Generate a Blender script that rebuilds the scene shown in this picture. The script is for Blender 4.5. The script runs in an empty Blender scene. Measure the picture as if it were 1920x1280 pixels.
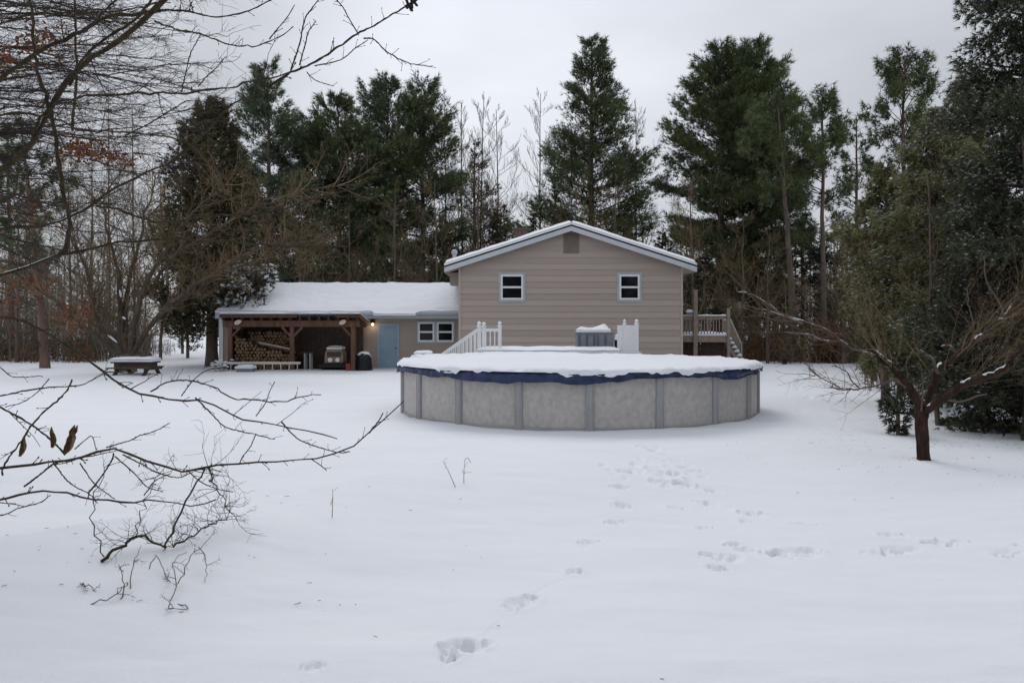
import bpy, math, random
import numpy as np

# ------------------------------------------------------------------ camera / world / sun / exposure
F, H, HY = 1500.0, 2.06, 612.0          # focal length in photo pixels, eye height, horizon row of the 1920x1280 photo
scene = bpy.context.scene
C = scene.collection
cam_d = bpy.data.cameras.new('camera')
cam = bpy.data.objects.new('camera', cam_d); C.objects.link(cam)
cam.location = (0, 0, H); cam.rotation_euler = (math.radians(90), 0, 0)
cam_d.sensor_width = 36.0; cam_d.lens = F / 1920 * 36.0
cam_d.shift_y = -(640 - HY) / 1920
cam_d.clip_start = 0.05; cam_d.clip_end = 3000
scene.camera = cam

SUN_EL, SUN_AZ = math.radians(44), math.radians(-14)   # azimuth clockwise from +Y
world = bpy.data.worlds.new('World'); scene.world = world
world.use_nodes = True
nt = world.node_tree; nt.nodes.clear()
def wn(t, **k):
    n = nt.nodes.new(t)
    for a, b in k.items(): setattr(n, a, b)
    return n
out = wn('ShaderNodeOutputWorld'); bg = wn('ShaderNodeBackground')
sky = wn('ShaderNodeTexSky', sky_type='NISHITA', sun_disc=False)
sky.sun_elevation = SUN_EL; sky.sun_rotation = SUN_AZ
tc = wn('ShaderNodeTexCoord')
sep = wn('ShaderNodeSeparateXYZ'); nt.links.new(tc.outputs['Generated'], sep.inputs[0])
# overcast dome: brighter towards the zenith, slow cloud mottling, one thin bright patch over the house
zr = wn('ShaderNodeMapRange'); zr.inputs[1].default_value = -0.02; zr.inputs[2].default_value = 0.9
zr.inputs[3].default_value = 4.8; zr.inputs[4].default_value = 8.1
nt.links.new(sep.outputs[2], zr.inputs[0])
mp = wn('ShaderNodeMapping'); mp.inputs['Scale'].default_value = (1.0, 1.0, 2.6)
nt.links.new(tc.outputs['Generated'], mp.inputs[0])
nz = wn('ShaderNodeTexNoise'); nz.inputs['Scale'].default_value = 2.3; nz.inputs['Detail'].default_value = 5; nz.inputs['Roughness'].default_value = 0.45
nt.links.new(mp.outputs[0], nz.inputs['Vector'])
nr = wn('ShaderNodeMapRange'); nr.inputs[1].default_value = 0.3; nr.inputs[2].default_value = 0.7
nr.inputs[3].default_value = 0.84; nr.inputs[4].default_value = 1.16
nt.links.new(nz.outputs['Fac'], nr.inputs[0])
vd = wn('ShaderNodeVectorMath', operation='DOT_PRODUCT')
_d = np.array([-30.0, 1500.0, 470.0]); _d /= np.linalg.norm(_d)
vd.inputs[1].default_value = tuple(_d)
vn = wn('ShaderNodeVectorMath', operation='NORMALIZE'); nt.links.new(tc.outputs['Generated'], vn.inputs[0])
nt.links.new(vn.outputs[0], vd.inputs[0])
pr = wn('ShaderNodeMapRange', interpolation_type='SMOOTHSTEP'); pr.inputs[1].default_value = 0.945; pr.inputs[2].default_value = 0.998
pr.inputs[3].default_value = 1.0; pr.inputs[4].default_value = 1.30
nt.links.new(vd.outputs['Value'], pr.inputs[0])
m1 = wn('ShaderNodeMath', operation='MULTIPLY'); nt.links.new(zr.outputs[0], m1.inputs[0]); nt.links.new(nr.outputs[0], m1.inputs[1])
m2 = wn('ShaderNodeMath', operation='MULTIPLY'); nt.links.new(m1.outputs[0], m2.inputs[0]); nt.links.new(pr.outputs[0], m2.inputs[1])
cl = wn('ShaderNodeMix', data_type='RGBA', blend_type='MULTIPLY'); cl.inputs[0].default_value = 1.0
cl.inputs[6].default_value = (0.95, 0.985, 1.055, 1); nt.links.new(m2.outputs[0], cl.inputs[7])
mx = wn('ShaderNodeMix', data_type='RGBA'); mx.inputs[0].default_value = 0.93
nt.links.new(sky.outputs[0], mx.inputs[6]); nt.links.new(cl.outputs[2], mx.inputs[7])
nt.links.new(mx.outputs[2], bg.inputs['Color']); bg.inputs['Strength'].default_value = 0.1
nt.links.new(bg.outputs[0], out.inputs[0])

sun_d = bpy.data.lights.new('sun', 'SUN'); sun_d.energy = 0.8; sun_d.angle = math.radians(28); sun_d.color = (1.0, 0.97, 0.93)
sun = bpy.data.objects.new('sun', sun_d); C.objects.link(sun)
sun.rotation_euler = (math.radians(90) - SUN_EL, 0, -SUN_AZ + math.pi)
scene.view_settings.view_transform = 'Standard'; scene.view_settings.look = 'None'
scene.view_settings.exposure = 0.10; scene.view_settings.gamma = 1.0
scene.view_settings.use_curve_mapping = False

# ------------------------------------------------------------------ numeric helpers
def P(px, py, d):
    """the point at depth d seen at photo pixel (px, py)"""
    return np.array([(px - 960) * d / F, d, H + (HY - py) * d / F])
def X(px, d): return (px - 960) * d / F
def Z(py, d): return H + (HY - py) * d / F

def _hash(ix, iy, seed):
    n = (ix.astype(np.int64) * 374761393 + iy.astype(np.int64) * 668265263 + seed * 974711) & 0x7fffffff
    n = ((n ^ (n >> 13)) * 1274126177) & 0x7fffffff
    n = n ^ (n >> 16)
    return (n & 0xffff) / 65535.0
def vnoise(x, y, seed=0):
    x = np.asarray(x, float); y = np.asarray(y, float)
    ix = np.floor(x); iy = np.floor(y); fx = x - ix; fy = y - iy
    fx = fx * fx * (3 - 2 * fx); fy = fy * fy * (3 - 2 * fy)
    a = _hash(ix, iy, seed); b = _hash(ix + 1, iy, seed); c = _hash(ix, iy + 1, seed); d = _hash(ix + 1, iy + 1, seed)
    return (a * (1 - fx) + b * fx) * (1 - fy) + (c * (1 - fx) + d * fx) * fy - 0.5
def fbm(x, y, seed=0, oct=4):
    s = 0; a = 1.0
    for k in range(oct):
        s = s + a * vnoise(x * 2 ** k, y * 2 ** k, seed + k * 17); a *= 0.5
    return s
def sstep(t):
    t = np.clip(t, 0, 1); return t * t * (3 - 2 * t)
def norm(v):
    return v / np.maximum(np.linalg.norm(v, axis=-1, keepdims=True), 1e-9)

RIDGE = np.array([[-14, 1.0], [-8, 4.6], [-4.4, 6.9], [-2.65, 8.28], [-.71, 10.7], [1.55, 12.2], [4, 13], [12, 13.4]])
def base_g(x, y):
    x = np.asarray(x, float); y = np.asarray(y, float)
    yr = np.interp(x, RIDGE[:, 0], RIDGE[:, 1])
    w = 1 - sstep((x - 0.5) / 3.5)
    z = 0.34 * w * (sstep((yr - y + 0.5) / 1.0) - 0.9 * sstep((yr - y - .2) / 4.2))
    z = z + 0.07 * vnoise(x / 5.0 + 3, y / 4.0, 5) * sstep((y - 3) / 4) * (1 - sstep((y - 26) / 8))
    z = z + 1.3 * sstep((y - 56) / 55)
    return z
def G(x, y): return float(base_g(x, y))

# ------------------------------------------------------------------ object helpers
ORIGIN = {}
def tag(o, label=None, cat=None, group=None, kind=None):
    if label: o['label'] = label
    if cat: o['category'] = cat
    if group: o['group'] = group
    if kind: o['kind'] = kind
    return o
def thing(name, label, cat, loc, group=None):
    o = bpy.data.objects.new(name, None); C.objects.link(o)
    o.location = tuple(float(v) for v in loc); o.empty_display_size = 0.2
    ORIGIN[o.name] = np.array(loc, float)
    return tag(o, label, cat, group)
def link(name, me, m, parent=None, loc=None):
    o = bpy.data.objects.new(name, me); C.objects.link(o)
    if m is not None: me.materials.append(m)
    if parent is not None:
        o.parent = parent; ORIGIN[o.name] = ORIGIN[parent.name]
    else:
        l = np.zeros(3) if loc is None else np.array(loc, float)
        o.location = tuple(l); ORIGIN[o.name] = l
    return o
def np_mesh(name, V, faces, smooth=False, tint=None):
    """faces: list of int arrays (n,3) / (n,4)"""
    me = bpy.data.meshes.new(name)
    V = np.ascontiguousarray(V, dtype=np.float32)
    faces = [np.asarray(f, dtype=np.int32) for f in faces if len(f)]
    nf = sum(len(f) for f in faces); nl = sum(f.size for f in faces)
    me.vertices.add(len(V)); me.vertices.foreach_set('co', V.ravel())
    me.loops.add(nl); me.polygons.add(nf)
    me.loops.foreach_set('vertex_index', np.concatenate([f.ravel() for f in faces]))
    tot = np.concatenate([np.full(len(f), f.shape[1], dtype=np.int32) for f in faces])
    start = np.concatenate([[0], np.cumsum(tot)[:-1]]).astype(np.int32)
    me.polygons.foreach_set('loop_start', start)
    me.polygons.foreach_set('loop_total', tot)
    if smooth: me.polygons.foreach_set('use_smooth', np.ones(nf, dtype=bool))
    me.update(calc_edges=True); me.validate()
    if tint is not None:
        a = me.attributes.new('tint', 'FLOAT', 'FACE'); a.data.foreach_set('value', np.asarray(tint, dtype=np.float32))
    return me
def np_obj(name, V, faces, m, parent=None, loc=None, smooth=False, tint=None):
    o0 = ORIGIN[parent.name] if parent is not None else (np.zeros(3) if loc is None else np.array(loc, float))
    return link(name, np_mesh(name, np.asarray(V, float) - o0, faces, smooth, tint), m, parent, loc)

class MB:
    """collects boxes, prisms, bars and lathes into one mesh, in world coordinates"""
    def __init__(s): s.v = []; s.f = []; s.n = 0
    def add(s, V, Fs):
        for f in Fs: s.f.append(tuple(i + s.n for i in f))
        s.v.extend([tuple(map(float, p)) for p in V]); s.n += len(V)
    def box(s, x0, x1, y0, y1, z0, z1):
        V = [(x0, y0, z0), (x1, y0, z0), (x1, y1, z0), (x0, y1, z0), (x0, y0, z1), (x1, y0, z1), (x1, y1, z1), (x0, y1, z1)]
        s.add(V, [(0, 3, 2, 1), (4, 5, 6, 7), (0, 1, 5, 4), (1, 2, 6, 5), (2, 3, 7, 6), (3, 0, 4, 7)]); return s
    def bar(s, a, b, w, h=None, up=(0, 0, 1)):
        a = np.array(a, float); b = np.array(b, float); h = h or w
        t = norm(b - a); u = np.array(up, float)
        if abs(t @ u) > 0.95: u = np.array([0, 1.0, 0])
        n1 = norm(np.cross(t, u)); n2 = np.cross(n1, t)
        V = []
        for p in (a, b):
            for i, j in ((-1, -1), (1, -1), (1, 1), (-1, 1)): V.append(p + n1 * i * w / 2 + n2 * j * h / 2)
        s.add(V, [(3, 2, 1, 0), (4, 5, 6, 7), (0, 1, 5, 4), (1, 2, 6, 5), (2, 3, 7, 6), (3, 0, 4, 7)]); return s
    def prism(s, poly, y0, y1):
        """poly of (x, z), extruded along y"""
        n = len(poly); V = [(x, y0, z) for x, z in poly] + [(x, y1, z) for x, z in poly]
        s.add(V, [tuple(range(n)), tuple(range(2 * n - 1, n - 1, -1))] + [(i, i + n, (i + 1) % n + n, (i + 1) % n) for i in range(n)]); return s
    def lathe(s, c, prof, seg=16, axis='z'):
        V = []; Fs = []
        for r, z in prof:
            for k in range(seg):
                a = 2 * math.pi * k / seg; p = (r * math.cos(a), r * math.sin(a), z)
                if axis == 'y': p = (p[0], z, p[1])
                if axis == 'x': p = (z, p[0], p[1])
                V.append((c[0] + p[0], c[1] + p[1], c[2] + p[2]))
        for i in range(len(prof) - 1):
            for k in range(seg):
                k2 = (k + 1) % seg; Fs.append((i * seg + k, i * seg + k2, (i + 1) * seg + k2, (i + 1) * seg + k))
        Fs.append(tuple(range(seg - 1, -1, -1))); Fs.append(tuple(range((len(prof) - 1) * seg, len(prof) * seg)))
        s.add(V, Fs); return s
    def build(s, name, m, parent=None, loc=None, smooth=False, bevel=0):
        o0 = ORIGIN[parent.name] if parent is not None else (np.zeros(3) if loc is None else np.array(loc, float))
        me = bpy.data.meshes.new(name)
        me.from_pydata([tuple(np.array(p) - o0) for p in s.v], [], s.f); me.update()
        if smooth: me.polygons.foreach_set('use_smooth', np.ones(len(me.polygons), dtype=bool))
        o = link(name, me, m, parent, loc)
        if bevel:
            b = o.modifiers.new('bevel', 'BEVEL'); b.width = bevel; b.segments = 2; b.limit_method = 'ANGLE'
        return o

class Tubes:
    """tapered polylines as low-sided tubes, one mesh"""
    def __init__(s): s.g = {}
    def add(s, pts, rad, sides=4, tint=0.5):
        pts = np.asarray(pts, float); s.g.setdefault((len(pts), sides), []).append((pts, np.asarray(rad, float), tint))
    def arrays(s):
        VV = []; FF = []; TT = []; n = 0
        for (K, S), L in s.g.items():
            Pt = np.array([a for a, b, c in L]); R = np.array([np.broadcast_to(b, (K,)) for a, b, c in L]); T = np.array([c for a, b, c in L])
            N = len(L)
            t = np.gradient(Pt, axis=1); t = norm(t)
            mt = norm(Pt[:, -1] - Pt[:, 0])
            ref = np.where(np.abs(mt[:, 2:3]) > 0.8, np.array([[1.0, 0.13, 0]]), np.array([[0.05, 0.02, 1.0]]))
            n1 = norm(np.cross(t, ref[:, None, :])); n2 = np.cross(n1, t)
            a = 2 * np.pi * np.arange(S) / S
            V = Pt[:, :, None, :] + R[:, :, None, None] * (np.cos(a)[None, None, :, None] * n1[:, :, None, :] + np.sin(a)[None, None, :, None] * n2[:, :, None, :])
            VV.append(V.reshape(-1, 3))
            i = np.arange(K - 1)[:, None]; k = np.arange(S)[None, :]; k2 = (k + 1) % S
            q = np.stack([i * S + k, i * S + k2, (i + 1) * S + k2, (i + 1) * S + k], -1).reshape(-1, 4)
            f = (q[None] + (np.arange(N) * K * S)[:, None, None]).reshape(-1, 4) + n
            FF.append(f); TT.append(np.repeat(T, len(q))); n += N * K * S
        return np.concatenate(VV), FF, np.concatenate(TT)
    def build(s, name, m, parent=None, loc=None):
        V, Fs, T = s.arrays()
        return np_obj(name, V, Fs, m, parent, loc, smooth=True, tint=T)

def resample(pts, n):
    """Catmull-Rom through pts, n samples evenly by arc length"""
    p = np.asarray(pts, float)
    if len(p) == 2: return p[0] + (p[1] - p[0]) * np.linspace(0, 1, n)[:, None]
    q = np.vstack([2 * p[0] - p[1], p, 2 * p[-1] - p[-2]]); o = []
    for i in range(1, len(q) - 2):
        t = np.linspace(0, 1, 10, endpoint=False)[:, None]
        a, b, c, d = q[i - 1], q[i], q[i + 1], q[i + 2]
        o.append(0.5 * (2 * b + (c - a) * t + (2 * a - 5 * b + 4 * c - d) * t ** 2 + (3 * b - a - 3 * c + d) * t ** 3))
    o = np.vstack(o + [p[-1:]])
    s = np.concatenate([[0], np.cumsum(np.linalg.norm(np.diff(o, axis=0), axis=1))])
    u = np.linspace(0, s[-1], n)
    return np.stack([np.interp(u, s, o[:, k]) for k in range(p.shape[1])], 1)

# ------------------------------------------------------------------ materials
def mat(name, col, rough=0.8, var=0.0, scale=3.0, bump=0.0, bscale=20.0, metallic=0.0, stretch=(1, 1, 1), col2=None, spec=0.3, tint=False, coat=0.0, sss=0.0):
    m = bpy.data.materials.new(name); m.use_nodes = True
    t = m.node_tree; b = t.nodes['Principled BSDF']
    b.inputs['Roughness'].default_value = rough; b.inputs['Metallic'].default_value = metallic
    b.inputs['Specular IOR Level'].default_value = spec
    c2 = col2 or tuple(max(0, c * (1 - var)) for c in col); c1 = col if col2 else tuple(min(1, c * (1 + var)) for c in col)
    L = t.links.new
    src = None
    if tint or var or col2:
        tcn = t.nodes.new('ShaderNodeTexCoord'); mpn = t.nodes.new('ShaderNodeMapping'); mpn.inputs['Scale'].default_value = stretch
        L(tcn.outputs['Object'], mpn.inputs[0])
        n = t.nodes.new('ShaderNodeTexNoise'); n.inputs['Scale'].default_value = scale; n.inputs['Detail'].default_value = 6; n.inputs['Roughness'].default_value = 0.6
        L(mpn.outputs[0], n.inputs['Vector'])
        mr = t.nodes.new('ShaderNodeMapRange'); mr.inputs[1].default_value = 0.3; mr.inputs[2].default_value = 0.7; L(n.outputs['Fac'], mr.inputs[0])
        src = mr.outputs[0]
        if tint:
            at = t.nodes.new('ShaderNodeAttribute'); at.attribute_name = 'tint'
            src = at.outputs['Fac']
        mix = t.nodes.new('ShaderNodeMix'); mix.data_type = 'RGBA'
        mix.inputs[6].default_value = (*c2, 1); mix.inputs[7].default_value = (*c1, 1)
        L(src, mix.inputs[0]); L(mix.outputs[2], b.inputs['Base Color'])
    else:
        b.inputs['Base Color'].default_value = (*col, 1)
    if bump:
        tcn = t.nodes.new('ShaderNodeTexCoord'); mpn = t.nodes.new('ShaderNodeMapping'); mpn.inputs['Scale'].default_value = stretch
        L(tcn.outputs['Object'], mpn.inputs[0])
        n = t.nodes.new('ShaderNodeTexNoise'); n.inputs['Scale'].default_value = bscale; n.inputs['Detail'].default_value = 5
        L(mpn.outputs[0], n.inputs['Vector'])
        bp = t.nodes.new('ShaderNodeBump'); bp.inputs['Strength'].default_value = bump; bp.inputs['Distance'].default_value = 0.03
        L(n.outputs['Fac'], bp.inputs['Height']); L(bp.outputs[0], b.inputs['Normal'])
    return m

M = {}
M['snow'] = mat('snow', (0.80, 0.82, 0.86), 0.75, bump=0.25, bscale=9.0, col2=(0.77, 0.79, 0.835), scale=0.6, spec=0.2)
M['ground_snow'] = mat('ground_snow', (0.80, 0.82, 0.86), 0.7, bump=0.35, bscale=2.2, stretch=(1, 2.6, 1), col2=(0.765, 0.785, 0.83), scale=0.5, spec=0.25)
def add_grain(m, scale, strength, dist):
    t = m.node_tree; b = t.nodes['Principled BSDF']; old = b.inputs['Normal'].links[0].from_socket
    tcn = t.nodes.new('ShaderNodeTexCoord'); n = t.nodes.new('ShaderNodeTexNoise'); n.inputs['Scale'].default_value = scale; n.inputs['Detail'].default_value = 6; n.inputs['Roughness'].default_value = .7
    t.links.new(tcn.outputs['Object'], n.inputs['Vector']); bp = t.nodes.new('ShaderNodeBump'); bp.inputs['Strength'].default_value = strength; bp.inputs['Distance'].default_value = dist
    t.links.new(n.outputs['Fac'], bp.inputs['Height']); t.links.new(old, bp.inputs['Normal']); t.links.new(bp.outputs[0], b.inputs['Normal'])
add_grain(M['ground_snow'], 38, .45, .012); add_grain(M['snow'], 45, .3, .01)
M['snow_bit'] = mat('snow_on_needles', (0.72, 0.74, 0.78), 0.8)
M['frost'] = mat('frosted_needles', (0.50, 0.52, 0.52), 0.85)
M['siding'] = mat('tan_siding', (0.40, 0.338, 0.292), 0.6, 0.17, 0.9, bump=0.08, bscale=30, stretch=(0.4, 0.4, 6), spec=0.3)
M['siding_board'] = mat('tan_siding_board', (0.43, 0.362, 0.315), 0.6, tint=True, col2=(0.345, 0.284, 0.244), bump=0.08, bscale=30, stretch=(0.4, 0.4, 6), spec=0.3)
M['siding_wing'] = mat('tan_siding_wing', (0.35, 0.29, 0.24), 0.65, 0.10, 1.2, spec=0.25)
M['trim'] = mat('grey_blue_trim', (0.36, 0.41, 0.45), 0.5, 0.08, 3)
M['fascia'] = mat('pale_fascia', (0.50, 0.53, 0.555), 0.45, 0.06, 3)
M['white'] = mat('white_frame', (0.70, 0.72, 0.73), 0.4, 0.05, 5)
M['vinyl'] = mat('white_vinyl', (0.78, 0.79, 0.80), 0.35, 0.04, 6)
M['tan_trim'] = mat('tan_corner_trim', (0.42, 0.37, 0.32), 0.6, 0.06, 4)
M['vent'] = mat('brown_louvre', (0.22, 0.185, 0.15), 0.7, 0.1, 6)
M['shingle'] = mat('dark_shingle', (0.045, 0.05, 0.06), 0.85, 0.3, 8, bump=0.4, bscale=30)
M['door'] = mat('blue_door', (0.23, 0.315, 0.40), 0.45, 0.10, 2)
M['door_trim'] = mat('blue_door_trim', (0.26, 0.37, 0.44), 0.5, 0.08, 4)
M['timber'] = mat('brown_timber', (0.125, 0.068, 0.042), 0.75, 0.4, 5, bump=0.3, bscale=25, stretch=(1, 1, 0.25))
M['rafter'] = mat('dark_rafter', (0.085, 0.048, 0.034), 0.8, 0.35, 5)
M['metal_roof'] = mat('blue_grey_metal', (0.07, 0.10, 0.13), 0.45, 0.4, 2.0, metallic=0.3)
M['old_wood'] = mat('weathered_wood', (0.25, 0.20, 0.165), 0.85, 0.22, 6, bump=0.3, bscale=30)
M['pale_wood'] = mat('pale_weathered_wood', (0.36, 0.32, 0.28), 0.8, 0.2, 6, bump=0.2, bscale=30)
M['dark_wood'] = mat('dark_wet_wood', (0.07, 0.05, 0.04), 0.8, 0.3, 6, bump=0.3, bscale=30)
M['log_bark'] = mat('log_bark', (0.075, 0.045, 0.03), 0.9, 0.4, 9, bump=0.5, bscale=30)
M['log_end'] = mat('split_log_face', (0.165, 0.10, 0.06), 0.85, 0.65, 7)
M['brick'] = mat('red_brick', (0.12, 0.078, 0.065), 0.85, 0.3, 9)
M['pipe'] = mat('pale_pipe', (0.4, 0.42, 0.43), 0.5, 0.1, 5)
M['pool_wall'] = mat('mottled_pool_wall', (0.53, 0.50, 0.475), 0.45, bump=0.15, bscale=9, col2=(0.385, 0.362, 0.348), scale=9, stretch=(1, 1, 0.8))
M['pool_post'] = mat('grey_pool_post', (0.335, 0.335, 0.338), 0.4, 0.10, 3)
M['cover'] = mat('navy_tarp', (0.018, 0.032, 0.092), 0.45, 0.5, 6, bump=0.6, bscale=14, spec=0.4)
M['grey_box'] = mat('grey_plastic', (0.185, 0.20, 0.22), 0.5, 0.15, 5)
M['grey_dark'] = mat('grey_groove', (0.10, 0.11, 0.125), 0.6, 0.15, 5)
M['black'] = mat('black_plastic', (0.014, 0.014, 0.016), 0.5, 0.3, 5, bump=0.4, bscale=8)
M['black_gloss'] = mat('black_rubber', (0.02, 0.02, 0.02), 0.7, 0.3, 5)
M['tan_hood'] = mat('tan_hood', (0.24, 0.165, 0.11), 0.5, 0.2, 4)
M['red'] = mat('red_plastic', (0.30, 0.03, 0.02), 0.4, 0.2, 4)
M['pale_green'] = mat('pale_grey_paint', (0.36, 0.38, 0.36), 0.6, 0.15, 5)
M['alu'] = mat('aluminium', (0.50, 0.49, 0.47), 0.4, 0.1, 6, metallic=0.5)
M['lamp_shell'] = mat('cream_lamp', (0.62, 0.53, 0.42), 0.5, 0.1, 6)
M['bark'] = mat('grey_brown_bark', (0.125, 0.095, 0.078), 0.9, 0.4, 3, bump=0.6, bscale=14, stretch=(1, 1, 0.3))
M['bark_dark'] = mat('dark_grey_bark', (0.082, 0.062, 0.048), 0.9, 0.4, 3, bump=0.6, bscale=14)
M['bark_red'] = mat('reddish_apple_bark', (0.064, 0.039, 0.028), 0.95, bump=1.0, bscale=16, stretch=(1, 1, .35), col2=(0.016, 0.010, 0.009), scale=11, spec=0.1)
M['bark_pine'] = mat('pine_bark', (0.15, 0.10, 0.08), 0.9, 0.35, 3, bump=0.6, bscale=12, stretch=(1, 1, 0.3))
M['bark_near'] = mat('dark_branch_bark', (0.040, 0.029, 0.021), 0.9, bump=1.0, bscale=70, col2=(0.105, 0.083, 0.048), scale=14, spec=0.15)
M['twig'] = mat('brown_twig', (0.235, 0.165, 0.092), 0.9, tint=True, col2=(0.07, 0.05, 0.031))
M['twig_grey'] = mat('grey_twig', (0.235, 0.20, 0.15), 0.9, tint=True, col2=(0.095, 0.08, 0.062))
M['twig_dark'] = mat('dark_twig', (0.075, 0.055, 0.047), 0.9, tint=True, col2=(0.03, 0.023, 0.02))
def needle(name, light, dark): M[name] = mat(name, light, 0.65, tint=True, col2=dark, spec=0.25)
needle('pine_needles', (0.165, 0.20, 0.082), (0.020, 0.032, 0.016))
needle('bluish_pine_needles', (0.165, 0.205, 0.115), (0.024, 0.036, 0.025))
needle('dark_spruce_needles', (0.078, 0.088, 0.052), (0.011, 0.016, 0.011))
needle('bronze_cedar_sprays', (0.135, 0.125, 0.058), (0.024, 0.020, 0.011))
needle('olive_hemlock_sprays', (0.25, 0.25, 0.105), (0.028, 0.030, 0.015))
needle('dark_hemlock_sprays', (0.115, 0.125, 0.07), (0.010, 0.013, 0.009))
needle('dead_leaves', (0.21, 0.075, 0.028), (0.08, 0.03, 0.014))
needle('tan_leaves', (0.30, 0.19, 0.085), (0.10, 0.055, 0.025))
M['glass'] = mat('dark_window_glass', (0.006, 0.007, 0.009), 0.06, spec=0.28)
M['blind'] = mat('grey_blind', (0.10, 0.11, 0.12), 0.8, 0.3, 6)
def emis(name, col, s):
    m = bpy.data.materials.new(name); m.use_nodes = True; b = m.node_tree.nodes['Principled BSDF']
    b.inputs['Base Color'].default_value = (*col, 1); b.inputs['Emission Color'].default_value = (*col, 1); b.inputs['Emission Strength'].default_value = s
    return m
M['bulb'] = emis('lit_bulb', (1.0, 0.84, 0.64), 1.2)

# ------------------------------------------------------------------ ground: one snow sheet with footprints pressed into it
def ground_at(px, py):
    d = H * F / (py - HY)
    for _ in range(4):
        d = (H - G(X(px, d), d)) * F / (py - HY)
    return X(px, d), d
prng = np.random.default_rng(11)
STAMPS = []       # x, y, half length, half width, heading, depth
def stamp(px, py, wpx, ang=None, dep=0.06, asp=0.5):
    x, y = ground_at(px, py); hl = wpx * y / F / 2
    a_ = prng.uniform(-.4, .4) if ang is None else ang
    STAMPS.append((x, y, hl * .85, hl * asp * .85, a_, dep * .42))
    if wpx > 28:
        for k in range(16):
            t = prng.uniform(-1.05, 1.05); v = prng.normal(0, .5) * asp
            STAMPS.append((x + hl * (t * math.cos(a_) - v * math.sin(a_)), y + hl * (t * math.sin(a_) + v * math.cos(a_)), hl * prng.uniform(.10, .30), hl * prng.uniform(.07, .17), prng.uniform(-1.5, 1.5), dep * prng.uniform(-.35, .6)))
# the nearest track, walking away from the camera
for px, py, w, a, dp in [(862, 1213, 85, .75, .085), (890, 1208, 70, .3, .06), (842, 1238, 45, .9, .07), (972, 1128, 70, .9, .07), (992, 1117, 45, .7, .045), (1078, 1067, 46, .5, .075),
                         (1103, 1018, 42, .4, .07), (1152, 981, 42, .3, .07), (1166, 948, 40, .2, .07), (1162, 913, 38, .1, .065), (1170, 885, 40, .1, .06),
                         (590, 1255, 50, .2, .03), (1150, 890, 25, .4, .03)]:
    stamp(px, py, w, a, dp, .55)
for px, py, w in [(1268, 951, 45), (1318, 990, 40), (1330, 942, 50), (1285, 908, 40), (1340, 920, 35), (1410, 960, 60), (1395, 975, 30), (1360, 1045, 60), (1345, 1062, 50), (1330, 1040, 45),
                  (1400, 1030, 36), (1375, 1020, 40), (1500, 1036, 95), (1460, 1038, 60), (1520, 1032, 50), (1680, 1032, 85), (1650, 1036, 60), (1770, 1020, 50), (1745, 1016, 40), (1800, 1014, 40),
                  (1895, 1034, 60), (1915, 1020, 50), (1880, 1042, 40), (1670, 1004, 50), (1520, 982, 55), (1490, 980, 40), (1240, 985, 0)]:
    if w: stamp(px, py, w, prng.uniform(-.3, .3), .055, .5)
for (xa, ya, xb, yb) in ((905, 1192, 958, 1142), (1000, 1108, 1062, 1080), (835, 1250, 850, 1228)):
    for k in range(7): t = k / 6; stamp(xa + (xb - xa) * t, ya + (yb - ya) * t, 24, .8, .012, .4)
for k in range(46):      # trampled patch in front of the pool
    t = prng.random(); stamp(1195 + 90 * t + prng.normal(0, 22), 832 + 85 * t + prng.normal(0, 12), prng.uniform(16, 30), None, prng.uniform(.03, .06), .6)
for k in range(26): stamp(1130 + prng.uniform(0, 190), 884 + prng.normal(0, 8), prng.uniform(16, 30), None, .045, .6)
for k in range(40):      # older track leading past the pool to the back
    t = prng.random(); stamp(1505 - 12 * t + prng.normal(0, 12), 700 + 115 * t, prng.uniform(12, 22), None, prng.uniform(.07, .13), .6)
for k in range(14): stamp(1530 + 60 * prng.random(), 775 + 35 * prng.random(), prng.uniform(12, 20), None, .04, .6)

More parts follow.
